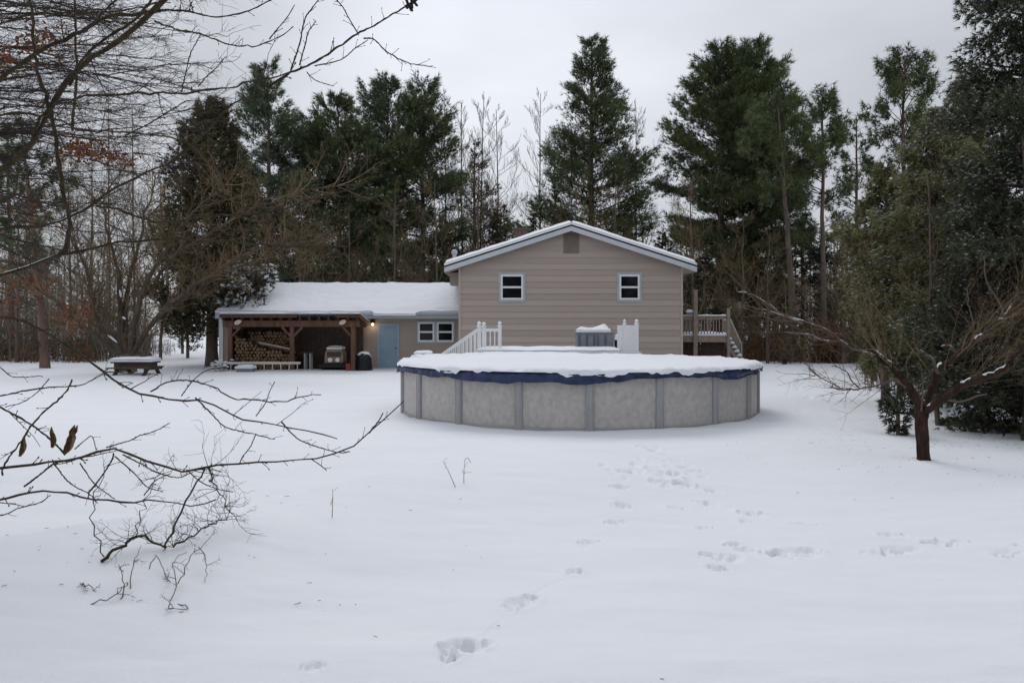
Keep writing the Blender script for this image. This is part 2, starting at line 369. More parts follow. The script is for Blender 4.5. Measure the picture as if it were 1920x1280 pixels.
def make_ground():
    a_in = np.linspace(-38, 38, 760); a_out = np.linspace(38, 322, 72)[1:-1]
    ang = np.radians(np.concatenate([a_in, a_out])); NA = len(ang)
    r = [0.6]
    while r[-1] < 15: r.append(r[-1] * 1.0048 + 0.004)
    while r[-1] < 60: r.append(r[-1] * 1.012)
    while r[-1] < 900: r.append(r[-1] * 1.09)
    r = np.array(r); NR = len(r)
    x = (r[:, None] * np.sin(ang)[None, :]); y = (r[:, None] * np.cos(ang)[None, :])
    z = base_g(x, y)
    fade = 1 - sstep((r - 40) / 30)[:, None]
    z = z + fade * (0.055 * fbm(x / 2.4 + 7, y / 0.8, 21, 4) + 0.006 * fbm(x / .3, y / .22, 31, 2))
    rough = fbm(x / .07, y / .07, 41, 3); lump = fbm(x / .16 + 4, y / .16, 55, 2)
    for sx, sy, hl, hw, hd, dp in STAMPS:
        R = hl * 2.6
        rr = math.hypot(sx, sy)
        i0, i1 = np.searchsorted(r, [rr - R, rr + R]); th = math.atan2(sx, sy); dth = R / max(rr, .5)
        j0, j1 = np.searchsorted(ang[:760], [th - dth, th + dth])
        if i1 <= i0 or j1 <= j0: continue
        sl = np.s_[i0:i1, j0:j1]
        dx = x[sl] - sx; dy = y[sl] - sy
        c, s = math.cos(hd), math.sin(hd)
        u = (dx * c + dy * s) / hl; v = (-dx * s + dy * c) / (hw * 1.7)
        q = np.sqrt(u * u + v * v) * (1 + .55 * lump[sl])
        pit = 1 - sstep((q - .35) / .75)
        rim = np.exp(-((q - 1.35) / .35) ** 2)
        z[sl] += -1.2 * dp * pit * (1 + .7 * rough[sl] + .5 * lump[sl]) + dp * .25 * rim * (.6 + 1.4 * lump[sl]) + abs(dp) * .8 * rough[sl] * np.exp(-(q / 1.2) ** 2)
    V = np.stack([x, y, z], -1).reshape(-1, 3)
    i = np.arange(NR - 1)[:, None]; j = np.arange(NA)[None, :]; j2 = (j + 1) % NA
    q = np.stack([i * NA + j, (i + 1) * NA + j, (i + 1) * NA + j2, i * NA + j2], -1).reshape(-1, 4)
    V = np.vstack([V, [[0, 0, 0]]])
    fan = np.stack([np.full(NA, len(V) - 1), np.arange(NA), (np.arange(NA) + 1) % NA], 1)
    o = np_obj('snowy_ground', V, [q, fan], M['ground_snow'], smooth=True)
    tag(o, kind='structure')
make_ground()

# ------------------------------------------------------------------ snow layers
def snow_grid(name, base, nu, nv, T, parent, seed=0, edge=0.12, over=0.03, wave=0.35, loc=None, mat_=None):
    """base: (nu,nv,3) surface; a soft layer T thick lies on it, rounded and ragged at its edges"""
    b = np.asarray(base, float)
    U = np.linspace(0, 1, nu)[:, None]; Vv = np.linspace(0, 1, nv)[None, :]
    du = np.linalg.norm(b[-1, 0] - b[0, 0]); dv = np.linalg.norm(b[0, -1] - b[0, 0])
    de = np.minimum(np.minimum(U, 1 - U) * du + 0 * Vv, np.minimum(Vv, 1 - Vv) * dv + 0 * U)
    h = T * (0.45 + 0.55 * np.sqrt(np.clip(de / edge, 0, 1)))
    h = h * (1 + wave * fbm(b[..., 0] / .5 + seed, (b[..., 1] + b[..., 2]) / .5, seed, 3))
    top = b.copy(); top[..., 2] += h + 0.003
    c = b.mean((0, 1)); out = b - c; out[..., 2] = 0; out = norm(out)
    ed = (de <= 1e-9)
    top[ed] += out[ed] * (over * (0.6 + 1.2 * fbm(b[..., 0] / .25, b[..., 1] / .25 + seed, seed + 5, 2)))[ed][:, None]
    V = np.vstack([top.reshape(-1, 3), (b + np.array([0, 0, .003])).reshape(-1, 3)]); n = nu * nv
    i = np.arange(nu - 1)[:, None]; j = np.arange(nv - 1)[None, :]
    q = np.stack([i * nv + j, (i + 1) * nv + j, (i + 1) * nv + j + 1, i * nv + j + 1], -1).reshape(-1, 4)
    ring = [i_ * nv for i_ in range(nu)] + [(nu - 1) * nv + k for k in range(1, nv)] + [i_ * nv + nv - 1 for i_ in range(nu - 2, -1, -1)] + [k for k in range(nv - 2, 0, -1)]
    ring = np.array(ring); r2 = np.roll(ring, -1)
    side = np.stack([ring, r2, r2 + n, ring + n], 1)
    return np_obj(name, V, [q, q[:, ::-1] + n, side], mat_ or M['snow'], parent, loc, smooth=True)
def plane_grid(p00, p10, p01, nu, nv):
    p00, p10, p01 = map(lambda a: np.array(a, float), (p00, p10, p01))
    return p00 + (p10 - p00) * np.linspace(0, 1, nu)[:, None, None] + (p01 - p00) * np.linspace(0, 1, nv)[None, :, None]

# ------------------------------------------------------------------ the house with its low side wing
house = thing('house', 'tan lap-sided house with snowy gable roof and low side wing behind the pool', 'house', (2.64, 36, 0))
YH = 36.0
XL, XR = X(862, YH), X(1278, YH); XC = (XL + XR) / 2; HWD = (XR - XL) / 2
SL = 0.325
ZR = Z(421, 35.6)          # roof board top at the ridge
def laps(mb, z0, z1, pitch, y, lim, thick=0.030):
    z = z0
    while z < z1 - 1e-6:
        zt = min(z + pitch, z1)
        a0, a1 = lim(z); b0, b1 = lim(zt)
        if b1 - b0 < 0.02: break
        V = [(a0, y - thick, z), (a1, y - thick, z), (b1, y - .004, zt), (b0, y - .004, zt), (a0, y, z), (a1, y, z)]
        mb.add(V, [(0, 1, 2, 3), (4, 5, 1, 0)])
        z = zt
ZW = ZR - SL * HWD - .23        # wall top at the eaves
def glim(z):
    hw = min(HWD, (ZR - .23 - z) / SL); return XC - hw, XC + hw
w = MB(); w.prism([(XL, -.3), (XR, -.3), (XR, ZW), (XC, ZR - .23), (XL, ZW)], YH, YH + 11)
w.build('wall', M['siding'], house)
mb = MB(); laps(mb, 0.0, ZR - .25, 0.272, YH, glim, .028)
sd = mb.build('siding', M['siding_board'], house); brd = np.random.default_rng(2)
at_ = sd.data.attributes.new('tint', 'FLOAT', 'FACE'); nb_ = len(mb.f) // 2
at_.data.foreach_set('value', np.repeat(np.clip(.5 + .28 * np.where(np.arange(nb_) % 2, 1, -1) + brd.normal(0, .14, nb_), 0, 1), 2).astype(np.float32))
for x in (XL, XR):
    mb = MB(); mb.box(x - .05, x + .05, YH - .048, YH + .05, -.2, ZW - .02); mb.build('corner_trim', M['tan_trim'], house)
# roof slabs
YF, YB = 35.55, 47.3
XEL, XER = X(833, 35.55), X(1307, 35.55)
roof_o = None
mb = MB()
for s, xe in ((-1, XEL), (1, XER)):
    ze = ZR - SL * abs(xe - XC)
    poly = [(XC, ZR), (xe, ze), (xe, ze - .16), (XC, ZR - .16)]
    mb.prism(poly if s > 0 else poly[::-1], YF + .03, YB)
roof = mb.build('roof', M['shingle'], house)
mb = MB()
for s, xe in ((-1, XEL), (1, XER)):
    ze = ZR - SL * abs(xe - XC) - .075
    poly = [(XC, ZR - .075), (xe, ze), (xe, ze - .21), (XC, ZR - .285)]
    mb.prism(poly if s > 0 else poly[::-1], YF, YF + .05)
    mb.box(min(xe, xe - s * .03), max(xe, xe - s * .03), YF + .052, YB, ze - .21, ze + .02)
mb.build('fascia', M['fascia'], house)
for s, xe in ((-1, XEL), (1, XER)):
    mb = MB(); xw = XC + s * HWD; zo = ZR - SL * abs(xe - XC) - .25; zw = ZR - SL * HWD - .25
    poly = [(xe - s * .035, zo + .02), (xw, zw + .02), (xw, zw), (xe - s * .035, zo)]
    mb.prism(poly if s > 0 else poly[::-1], YF + .06, YB - .05)
    mb.build('soffit', M['tan_trim'], house)
mb = MB(); mb.box(XL - .52, XL - .055, YH + .9, YH + 2.2, ZW - .75, ZW - .2); mb.build('eave_box', M['siding_wing'], house)
for s, xe in ((-1, XEL), (1, XER)):
    ze = ZR - SL * abs(xe - XC)
    snow_grid('roof_snow', plane_grid((XC, YF - .02, ZR), (XC, YB, ZR), (xe, YF - .02, ze), 60, 60), 60, 60, .23, roof, 3 + s, edge=.05, over=.03, wave=.16)
def window(parent, x0, x1, z0, z1, y, trim_w=.09, trim_mat='trim', single=True):
    wdw = MB()
    t = trim_w
    wdw.box(x0, x1, y - .05, y - .001, z1 - t, z1); wdw.box(x0, x1, y - .05, y - .001, z0, z0 + t)
    wdw.box(x0, x0 + t, y - .05, y - .001, z0 + t, z1 - t); wdw.box(x1 - t, x1, y - .05, y - .001, z0 + t, z1 - t)
    wo = wdw.build('window', M[trim_mat], parent)
    a0, a1, b0, b1 = x0 + t + .004, x1 - t - .004, z0 + t + .004, z1 - t - .004
    f = .085
    fr = MB(); fr.box(a0, a1, y - .075, y - .01, b1 - f, b1); fr.box(a0, a1, y - .075, y - .01, b0, b0 + f)
    fr.box(a0, a0 + f, y - .075, y - .01, b0 + f, b1 - f); fr.box(a1 - f, a1, y - .075, y - .01, b0 + f, b1 - f)
    zm = b0 + (b1 - b0) * .50
    fr.box(a0 + f, a1 - f, y - .065, y - .012, zm - .045, zm + .045)
    fr.build('frame', M['white'], wo, bevel=.006)
    g = MB(); g.box(a0 + f, a1 - f, y - .044, y - .04, zm + .045, b1 - f); g.box(a0 + f, a1 - f, y - .034, y - .03, b0 + f, zm - .045)
    g.build('pane', M['glass'], wo)
    return wo
for x0, x1 in ((935, 985), (1157, 1203)):
    window(house, X(x0, YH), X(x1, YH), Z(566, YH), Z(511, YH), YH)
# gable vent
mb = MB(); vx0, vx1, vz0, vz1 = X(1056, YH), X(1086, YH), Z(475, YH), Z(436, YH)
mb.box(vx0, vx1, YH - .035, YH - .001, vz0, vz1)
for k in range(16):
    z = vz0 + .03 + k * (vz1 - vz0 - .06) / 16; mb.add([(vx0 + .04, YH - .055, z), (vx1 - .04, YH - .055, z), (vx1 - .04, YH - .037, z + .045), (vx0 + .04, YH - .037, z + .045)], [(0, 1, 2, 3)])
mb.build('gable_vent', M['vent'], house)
# chimney and vent pipe on the far roof slopes
mb = MB(); cx = X(977, 42); zc = Z(432, 42); mb.box(cx - .35, cx + .35, 41.7, 42.4, 4.6, zc); mb.box(cx - .4, cx + .4, 41.65, 42.45, zc, zc + .1)
mb.build('chimney', M['brick'], house)
mb = MB(); px_ = X(852, 38.5); mb.lathe((px_, 38.5, Z(498, 38.5)), [(.1, -.6), (.1, .55), (.14, .56), (.14, .72), (.05, .78)], 12); mb.build('vent_pipe', M['pipe'], house)

# wing
YW, YE = 39.5, 38.9
WX0, WX1 = X(417, YW), XL + .02
ZE = Z(586, YE); YR_ = 43.6; ZRW = Z(533.5, YR_)
WTOP = ZE - .16
mb = MB(); mb.box(WX0, WX1 - .02, YW, YW + 8, -.3, WTOP); mb.build('wing_wall', M['siding_wing'], house)
mb = MB(); laps(mb, 0.0, WTOP - .02, .27, YW, lambda z: (WX0 + .06, WX1 - .02), .016); mb.build('wing_siding', M['siding_wing'], house)
mb = MB(); mb.box(WX0 - .16, WX0 + .05, YW - .05, YW + .12, -.2, WTOP - .1); mb.build('downspout_board', M['white'], house)
RX0, RX1 = WX0 - .12, WX1 - .03
mb = MB(); sl = (ZRW - ZE) / (YR_ - YE); 
Vr = []
for x in (RX0, RX1): Vr += [(x, YE, ZE), (x, YR_, ZRW), (x, 2 * YR_ - YE, ZE), (x, 2 * YR_ - YE, ZE - .14), (x, YR_, ZRW - .14), (x, YE, ZE - .14)]
mb.add(Vr, [(5, 4, 3, 2, 1, 0), (6, 7, 8, 9, 10, 11)] + [(i, (i + 1) % 6, (i + 1) % 6 + 6, i + 6) for i in range(6)])
wroof = mb.build('wing_roof', M['shingle'], house)
mb = MB(); mb.box(RX0, RX1, YE - .035, YE - .002, ZE - .29, ZE - .01); mb.build('wing_fascia', M['trim'], house)
mb = MB(); mb.box(RX0 + .02, RX1, YE + .01, YW - .02, ZE - .28, ZE - .25); mb.build('wing_soffit', M['tan_trim'], house)
# gable end of the wing
mb = MB(); mb.add([(WX0 + .01, YW, WTOP), (WX0 + .01, YR_, ZRW - .15), (WX0 + .01, 2 * YR_ - YW, WTOP)], [(0, 1, 2)]); mb.build('wing_gable', M['siding_wing'], house)
# gutter stretches that show grey between the snow
for a, b in ((672, 699), (780, 861)):
    mb = MB(); x0, x1 = X(a, YE), min(X(b, YE), RX1); mb.box(x0, x1, YE - .16, YE - .04, ZE - .10, ZE + .01); mb.build('gutter', M['trim'], house)
# snow on the wing roof, drooping over the gutter between the two stretches
nu, nv = 150, 60
b = plane_grid((RX0, YE - .03, ZE), (RX1 - .04, YE - .03, ZE), (RX0, YR_, ZRW), nu, nv)
over = sstep((b[:, 0, 0] - X(695, YE)) / .2) * (1 - sstep((b[:, 0, 0] - X(779, YE)) / .2))
b[:, 0, 1] -= .14 * over; b[:, 0, 2] -= .15 * over
snow_grid('wing_roof_snow', b, nu, nv, .19, wroof, 9, edge=.35, over=.03, wave=.34)
snow_grid('wing_roof_snow', plane_grid((RX0, 2 * YR_ - YE, ZE), (RX1 - .04, 2 * YR_ - YE, ZE), (RX0, YR_, ZRW), 40, 20), 40, 20, .19, wroof, 12, edge=.35, wave=.16)
# blue door
dx0, dx1, dz1 = X(708, YW), X(749, YW), Z(606, YW)
mb = MB(); mb.box(dx0, dx0 + .1, YW - .05, YW - .001, -.1, dz1); mb.box(dx1 - .1, dx1, YW - .05, YW - .001, -.1, dz1); mb.box(dx0 + .1, dx1 - .1, YW - .05, YW - .001, dz1 - .1, dz1)
dr = MB(); dr.box(dx0 + .1, dx1 - .1, YW - .03, YW - .002, .0, dz1 - .1)
door = dr.build('door', M['door'], house)
mb.build('door_frame', M['door_trim'], door)
mb = MB()
for (a, b_) in ((.12, .46), (.54, .88)):
    for z0, z1 in ((.2, .75), (.95, 1.85)):
        xa = dx0 + .1 + a * (dx1 - dx0 - .2); xb = dx0 + .1 + b_ * (dx1 - dx0 - .2)
        mb.box(xa, xb, YW - .037, YW - .031, z0, z1)
mb.build('panel', M['door'], door, bevel=.004)
mb = MB(); mb.lathe((dx1 - .17, YW - .06, 1.0), [(.02, .03), (.035, .0), (.02, -.03)], 10, 'y'); mb.build('handle', M['black_gloss'], door)
xm = X(817, YW)
for x0, x1 in ((X(782, YW), xm - .003), (xm + .003, X(853, YW))):
    window(house, x0, x1, Z(643, YW), Z(601.5, YW), YW, .055)
# lit lantern by the door
lamp = thing('wall_lamp', 'small lit lantern on the tan wall between the timber shelter and the blue door', 'lamp', (X(700, YW), YW - .1, Z(607, YW)))
lx, lz = X(700, YW), Z(607, YW)
mb = MB(); mb.lathe((lx, YW - .2, lz), [(.03, .26), (.05, .2), (.14, .08), (.13, .05)], 12); mb.bar((lx, YW - .02, lz + .2), (lx, YW - .2, lz + .2), .04); mb.build('cap', M['black_gloss'], lamp)
mb = MB(); mb.lathe((lx, YW - .2, lz), [(.04, .05), (.07, 0), (.06, -.06), (.02, -.09)], 12); mb.build('bulb', M['bulb'], lamp, smooth=True)
ll = bpy.data.lights.new('lantern_light', 'POINT'); ll.energy = 3; ll.color = (1, .72, .42); ll.shadow_soft_size = .1
lo = bpy.data.objects.new('lantern_light', ll); C.objects.link(lo); lo.parent = lamp; lo.location = (0, -.2, -.14)

# ------------------------------------------------------------------ timber lean-to shelter with firewood
YS = 37.6
shelter = thing('timber_shelter', 'open brown timber lean-to shelter holding firewood against the low wing', 'shelter', (X(548, YS), YS, 0))
SX = [X(432, YS), X(548, YS), X(662, YS)]
ZB0, ZB1 = Z(612.5, YS), Z(600.5, YS)
for x in SX:
    mb = MB(); mb.box(x - .095, x + .095, YS - .09, YS + .09, -.1, ZB0); mb.build('post', M['timber'], shelter, bevel=.008)
for x in (SX[0] + .05, X(556, 39.2), X(668, 39.2) - .05):
    mb = MB(); mb.box(x - .08, x + .08, 39.1, 39.27, -.1, 2.1); mb.build('post', M['timber'], shelter)
mb = MB(); mb.box(SX[0] - .35, SX[2] + .3, YS - .07, YS + .07, ZB0 + .002, ZB1); mb.build('beam', M['timber'], shelter, bevel=.01)
mb = MB(); mb.box(SX[0] - .3, SX[2] + .35, 39.1, 39.25, 2.02, 2.2); mb.build('beam', M['timber'], shelter)
for x, sides in ((SX[0], (1,)), (SX[1], (-1, 1)), (SX[2], (-1,))):
    for s in sides:
        mb = MB(); mb.bar((x + s * .06, YS, ZB0 - .46), (x + s * .48, YS, ZB0 - .01), .1, .1); mb.build('brace', M['timber'], shelter)
ex0, ex1 = X(413, YS - .35), X(674, YS - .35); ye0, ye1 = YS - .4, 39.42
zt0, zt1 = Z(588.5, YS - .4), 2.30
sl2 = (zt1 - zt0) / (ye1 - ye0)
for k in range(15):
    x = ex0 + .1 + k * (ex1 - ex0 - .2) / 14
    mb = MB(); mb.bar((x, ye0 + .03, zt0 - .16), (x, ye1, zt1 - .16), .07, .2); mb.build('rafter', M['rafter'], shelter)
mb = MB()
Vr = []
nC = 84
for j, (y, z) in enumerate(((ye0 - .05, zt0), (ye1, zt1))):
    for i in range(nC):
        x = ex0 + i * (ex1 - ex0) / (nC - 1); Vr.append((x, y, z - .035 + .014 * math.sin(i * 1.7)))
Vr += [(a, b, c - .035) for a, b, c in Vr]
n = 2 * nC
mb.add(Vr, [(i, i + 1, i + 1 + nC, i + nC) for i in range(nC - 1)] + [(i + n, i + nC + n, i + 1 + nC + n, i + 1 + n) for i in range(nC - 1)] + [(i, i + n, i + 1 + n, i + 1) for i in range(nC - 1)] + [(i + nC, i + 1 + nC, i + 1 + nC + n, i + nC + n) for i in range(nC - 1)])
sroof = mb.build('roof', M['metal_roof'], shelter)
for a, b_ in ((ex0, ex0 + 3.6), (ex0 + 5.4, ex1)):
    mb = MB(); mb.box(a, b_, ye0 - .075, ye0 - .052, zt0 - .17, zt0 - .015); mb.build('eave_board', M['rafter'], shelter)
mb = MB(); mb.bar((ex1 + .03, ye0 - .05, zt0 - .08), (ex1 + .03, ye1 - .06, zt1 - .1), .05, .2); mb.build('rake_board', M['timber'], shelter)
snow_grid('roof_snow', plane_grid((ex0 - .02, ye0 - .08, zt0 + .005), (ex1 + .06, ye0 - .08, zt0 + .005), (ex0 - .02, ye1 - .05, zt1 + .005), 130, 24), 130, 24, .075, sroof, 31, edge=.08, over=.02, wave=.5)
# boarding behind the shelter and its floor slab
mb = MB()
for k in range(26):
    x = SX[0] - .1 + k * .232
    mb.box(x, x + .225, 39.29, 39.32 + .006 * (k % 2), -.1, 2.18)
mb.build('back_boarding', M['dark_wood'], shelter)
mb = MB()
for k in range(7): mb.box(SX[0] - .07 - .012 * (k % 2), SX[0] - .04, YS + .12 + k * .2, YS + .31 + k * .2, .0, 1.95)
mb.build('side_boarding', M['timber'], shelter)
for px_, lab in ((447, 'cream flood lamp at the left end of the shelter beam'), (643, 'cream flood lamp at the right end of the shelter beam')):
    fl = thing('flood_lamp', lab, 'lamp', P(px_, 604, YS - .15), 'flood lamps on the shelter beam')
    p = P(px_, 604, YS - .15)
    mb = MB(); mb.lathe(p, [(.05, .13), (.09, .06), (.13, -.02), (.135, -.09), (.12, -.1)], 14, 'y'); mb.v = [(p[0] + (v[0] - p[0]) * 1.25, v[1], p[2] + (v[2] - p[2]) * .85 + (v[0] - p[0]) * .35) for v in mb.v]
    mb.build('head', M['lamp_shell'], fl, smooth=False)
    mb = MB(); mb.bar((p[0], p[1] + .05, p[2] + .06), (p[0], p[1] + .14, p[2] + .16), .05); mb.build('bracket', M['black_gloss'], fl)

lrng = random.Random(5)
def make_log(kind):
    """a log lying along y: round or split wedge, ends facing -y"""
    mb = MB(); L = .44
    n = 9
    if kind == 0: prof = [(math.cos(2 * math.pi * k / n) * (1 + .08 * lrng.uniform(-1, 1)), math.sin(2 * math.pi * k / n) * (1 + .08 * lrng.uniform(-1, 1))) for k in range(n)]
    elif kind == 1: prof = [(-.95, -.55), (.95, -.6), (.85, .1), (.45, .72), (-.1, .95), (-.65, .6), (-.98, 0)]
    else: prof = [(-.9, -.7), (.2, -.95), (.95, -.3), (.7, .5), (-.2, .9)]
    mb.prism(prof, 0, L)
    me = bpy.data.meshes.new('log'); s = 1
    me.from_pydata(mb.v, [], mb.f); me.update()
    me.materials.append(M['log_bark']); me.materials.append(M['log_end'])
    me.polygons[0].material_index = 1; me.polygons[1].material_index = 1
    if kind: me.polygons[2].material_index = 1
    return me
LOGS = [make_log(k) for k in (0, 1, 2, 0, 1, 2)]
log_proto = None
def put_log(x, y, z, r):
    global log_proto
    if log_proto is None:
        o = bpy.data.objects.new('firewood_log', LOGS[0]); C.objects.link(o); log_proto = o
        tag(o, 'brown split log in the firewood pile under the timber shelter', 'log', 'firewood logs stacked in the shelter')
    else:
        o = log_proto.copy(); o.data = LOGS[lrng.randrange(6)]; C.objects.link(o)
    o.location = (x, y, z); o.rotation_euler = (lrng.uniform(-.06, .06), lrng.uniform(0, 6.28), lrng.uniform(-.12, .12)); o.scale = (r, 1, r)
def stack(x0, x1, y, top, nmax, r0=.085):
    z = .10; row = 0
    while z < 3:
        x = x0 + r0 * (1 + (row % 2)); any_ = False
        while x < x1 - r0 * .5:
            if z < top((x - x0) / (x1 - x0)):
                put_log(x, y + lrng.uniform(-.06, .06), z + lrng.uniform(-.012, .012), r0 * lrng.uniform(.72, 1.2)); any_ = True
            x += r0 * 2 * lrng.uniform(.93, 1.03)
        if not any_: break
        z += r0 * 1.76; row += 1
stack(SX[0] + .12, SX[1] - .1, YS + .12, lambda u: 1.72 - 1.45 * u if u < .38 else 1.1 - .55 * (u - .38) , 300)
stack(SX[0] + .3, SX[1] - .05, YS + .75, lambda u: 1.84 if u > .12 else 1.2, 300)
# tilted grey board lying on the front row
bd = MB(); bd.bar(P(487, 644, YS + .3), P(546, 656, YS + .3), .5, .05, up=(0, .3, 1))
o = bd.build('plank', M['pale_wood'], None, loc=P(516, 650, YS + .3)); tag(o, 'pale grey plank lying tilted across the firewood pile', 'plank')

# ladder on its side in front of the shelter
YL = 36.8
lad = thing('ladder', 'aluminium ladder lying on its edge in the snow before the firewood', 'ladder', (X(495, YL), YL, 0))
zl1, zl0 = Z(681, YL), -.02
for z in (zl1, zl0 + .05):
    mb = MB(); mb.bar((X(424, YL), YL, z), (X(563, YL), YL + .05, z), .035, .075); mb.build('rail', M['alu'], lad)
for k in range(9):
    px_ = 433 + k * 15.6
    mb = MB(); mb.bar((X(px_, YL), YL, zl0 + .09), (X(px_, YL), YL, zl1 - .04), .035, .05); mb.build('rung', M['alu'], lad)
snow_grid('snow', plane_grid((X(424, YL), YL - .02, zl1 + .037), (X(563, YL), YL + .03, zl1 + .037), (X(424, YL), YL + .04, zl1 + .037), 60, 4), 60, 4, .025, lad, 5, edge=.02, over=0)

# snow-capped crate and brush heap
yc = 36.0
cr = thing('crate', 'low crate buried in snow in front of the ladder', 'crate', (X(457, yc), yc, 0))
mb = MB(); xa, xb = X(443, yc), X(472, yc)
mb.box(xa, xb, yc, yc + .5, -.05, .17); mb.box(xa - .03, xb + .03, yc - .03, yc + .53, .10, .15); mb.build('box', M['grey_box'], cr)
snow_grid('snow', plane_grid((xa - .05, yc - .05, .17), (xb + .05, yc - .05, .17), (xa - .05, yc + .55, .17), 16, 12), 16, 12, .15, cr, 3, edge=.18, over=.02)

# lawn tractor, side table, gas can, covered grill
def wheel(mb, c, r, w): mb.lathe(c, [(r * .55, -w / 2), (r * .92, -w / 2), (r, -w * .3), (r, w * .3), (r * .92, w / 2), (r * .55, w / 2)], 18, 'x')
ym = 38.0
tr = thing('lawn_tractor', 'tan lawn tractor with snow on its hood parked under the shelter', 'lawn tractor', (X(628, ym), ym, 0))
x0, x1 = X(608, ym), X(644, ym); xm_ = (x0 + x1) / 2
mb = MB(); hz = [(x0, .32), (x1, .32), (x1 - .02, .78), (x1 - .1, .98), (x0 + .12, .98), (x0 + .01, .78)]
mb.prism(hz, ym, ym + .85); hood = mb.build('hood', M['tan_hood'], tr, bevel=.03)
mb = MB(); mb.prism([(x0 + .12, .62), (x1 - .12, .62), (x1 - .1, .86), (x0 + .14, .86)], ym - .015, ym + .01); mb.build('grille', M['dark_wood'], tr)
for x in (x0 + .28, x1 - .28):
    mb = MB(); mb.lathe((x, ym - .02, .47), [(.11, .03), (.11, -.01), (.08, -.03)], 12, 'y'); mb.build('headlight', M['white'], tr)
mb = MB(); mb.box(x0 - .22, x1 + .1, ym - .18, ym - .05, .12, .24); mb.box(x0, x1, ym - .06, ym + 1.2, .2, .34); mb.build('bumper', M['black'], tr)
for x, y, r, w_ in ((x0 - .06, ym + .2, .2, .16), (x1 + .06, ym + .2, .2, .16), (x0 - .08, ym + 1.0, .3, .24), (x1 + .08, ym + 1.0, .3, .24)):
    mb = MB(); wheel(mb, (x, y, r), r, w_); mb.build('wheel', M['black_gloss'], tr)
mb = MB(); mb.box(xm_ - .25, xm_ + .25, ym + .95, ym + 1.25, .55, .66); mb.box(xm_ - .25, xm_ + .25, ym + 1.2, ym + 1.28, .66, 1.0); mb.build('seat', M['black'], tr, bevel=.03)
mb = MB(); mb.bar((xm_, ym + .8, .9), (xm_, ym + .95, 1.12), .04); mb.lathe((xm_, ym + .95, 1.12), [(.16, -.015), (.19, 0), (.16, .015)], 16); mb.build('steering_wheel', M['black'], tr)
snow_grid('snow', plane_grid((x0 + .12, ym + .0, .985), (x1 - .08, ym + .0, .985), (x0 + .12, ym + .8, .985), 14, 14), 14, 14, .15, hood, 8, edge=.2, over=.03)

yt = 38.3
tb = thing('side_table', 'small pale-legged table standing in the shelter beside the firewood', 'table', (X(575, yt), yt, 0))
mb = MB(); mb.box(X(563, yt), X(588, yt), yt, yt + .5, .78, .84); mb.build('table_top', M['dark_wood'], tb)
for x in (X(571, yt), X(581, yt)):
    for y in (yt + .05, yt + .42):
        mb = MB(); mb.bar((x, y, 0), (x, y, .78), .07); mb.build('leg', M['pale_green'], tb)
yg = 37.5
gc = thing('gas_can', 'red gas can on the ground beside the right shelter post', 'gas can', (X(653, yg), yg, 0))
mb = MB(); gx = X(653, yg); mb.box(gx - .13, gx + .1, yg, yg + .2, 0, .32); mb.build('body', M['red'], gc, bevel=.04)
mb = MB(); mb.bar((gx - .08, yg + .1, .32), (gx - .16, yg + .1, .45), .045); mb.bar((gx - .02, yg + .1, .36), (gx + .1, yg + .1, .36), .03); mb.bar((gx + .09, yg + .1, .31), (gx + .09, yg + .1, .36), .03); mb.build('spout', M['black_gloss'], gc)

yq = 37.7
gr = thing('covered_grill', 'black covered grill with a snow cap right of the shelter', 'grill', (X(678, yq), yq, 0))
gxm, gw = X(679, yq), .40
nu, nv = 24, 14
th = np.linspace(0, 2 * np.pi, nu, endpoint=False)
prof = [(1.0, 0.0), (1.02, .12), (.97, .3), (.95, .5), (1.0, .66), (.93, .78), (.72, .9), (.4, .96), (.02, .98)]
V = []
for r_, z_ in prof:
    k = 1 + .07 * np.sin(th * 5 + z_ * 6) + .04 * np.sin(th * 9 - z_ * 11)
    V.append(np.stack([gxm + gw * r_ * k * np.cos(th), yq + .3 + gw * r_ * k * .8 * np.sin(th), np.full(nu, z_ * .86 - .02) + .02 * np.sin(th * 3) * (z_ > .3)], 1))
V = np.concatenate(V); i = np.arange(len(prof) - 1)[:, None]; j = np.arange(nu)[None]
q = np.stack([i * nu + j, i * nu + (j + 1) % nu, (i + 1) * nu + (j + 1) % nu, (i + 1) * nu + j], -1).reshape(-1, 4)
np_obj('cover', V, [q], M['black'], gr, smooth=True)
cap = []
for r_, z_ in ((.80, .80), (.7, .86), (.5, .95), (.25, .99), (.02, 1.0)):
    k = 1 + .12 * np.sin(th * 2 + 1) + .07 * np.sin(th * 5)
    cap.append(np.stack([gxm + .04 + gw * r_ * k * np.cos(th), yq + .28 + gw * r_ * k * .8 * np.sin(th), np.full(nu, z_ * .88) - .1 * (r_ > .6) * (np.cos(th) > .3)], 1))
V = np.concatenate(cap); i = np.arange(4)[:, None]; q = np.stack([i * nu + j, i * nu + (j + 1) % nu, (i + 1) * nu + (j + 1) % nu, (i + 1) * nu + j], -1).reshape(-1, 4)
np_obj('snow', V, [q], M['snow'], gr, smooth=True)

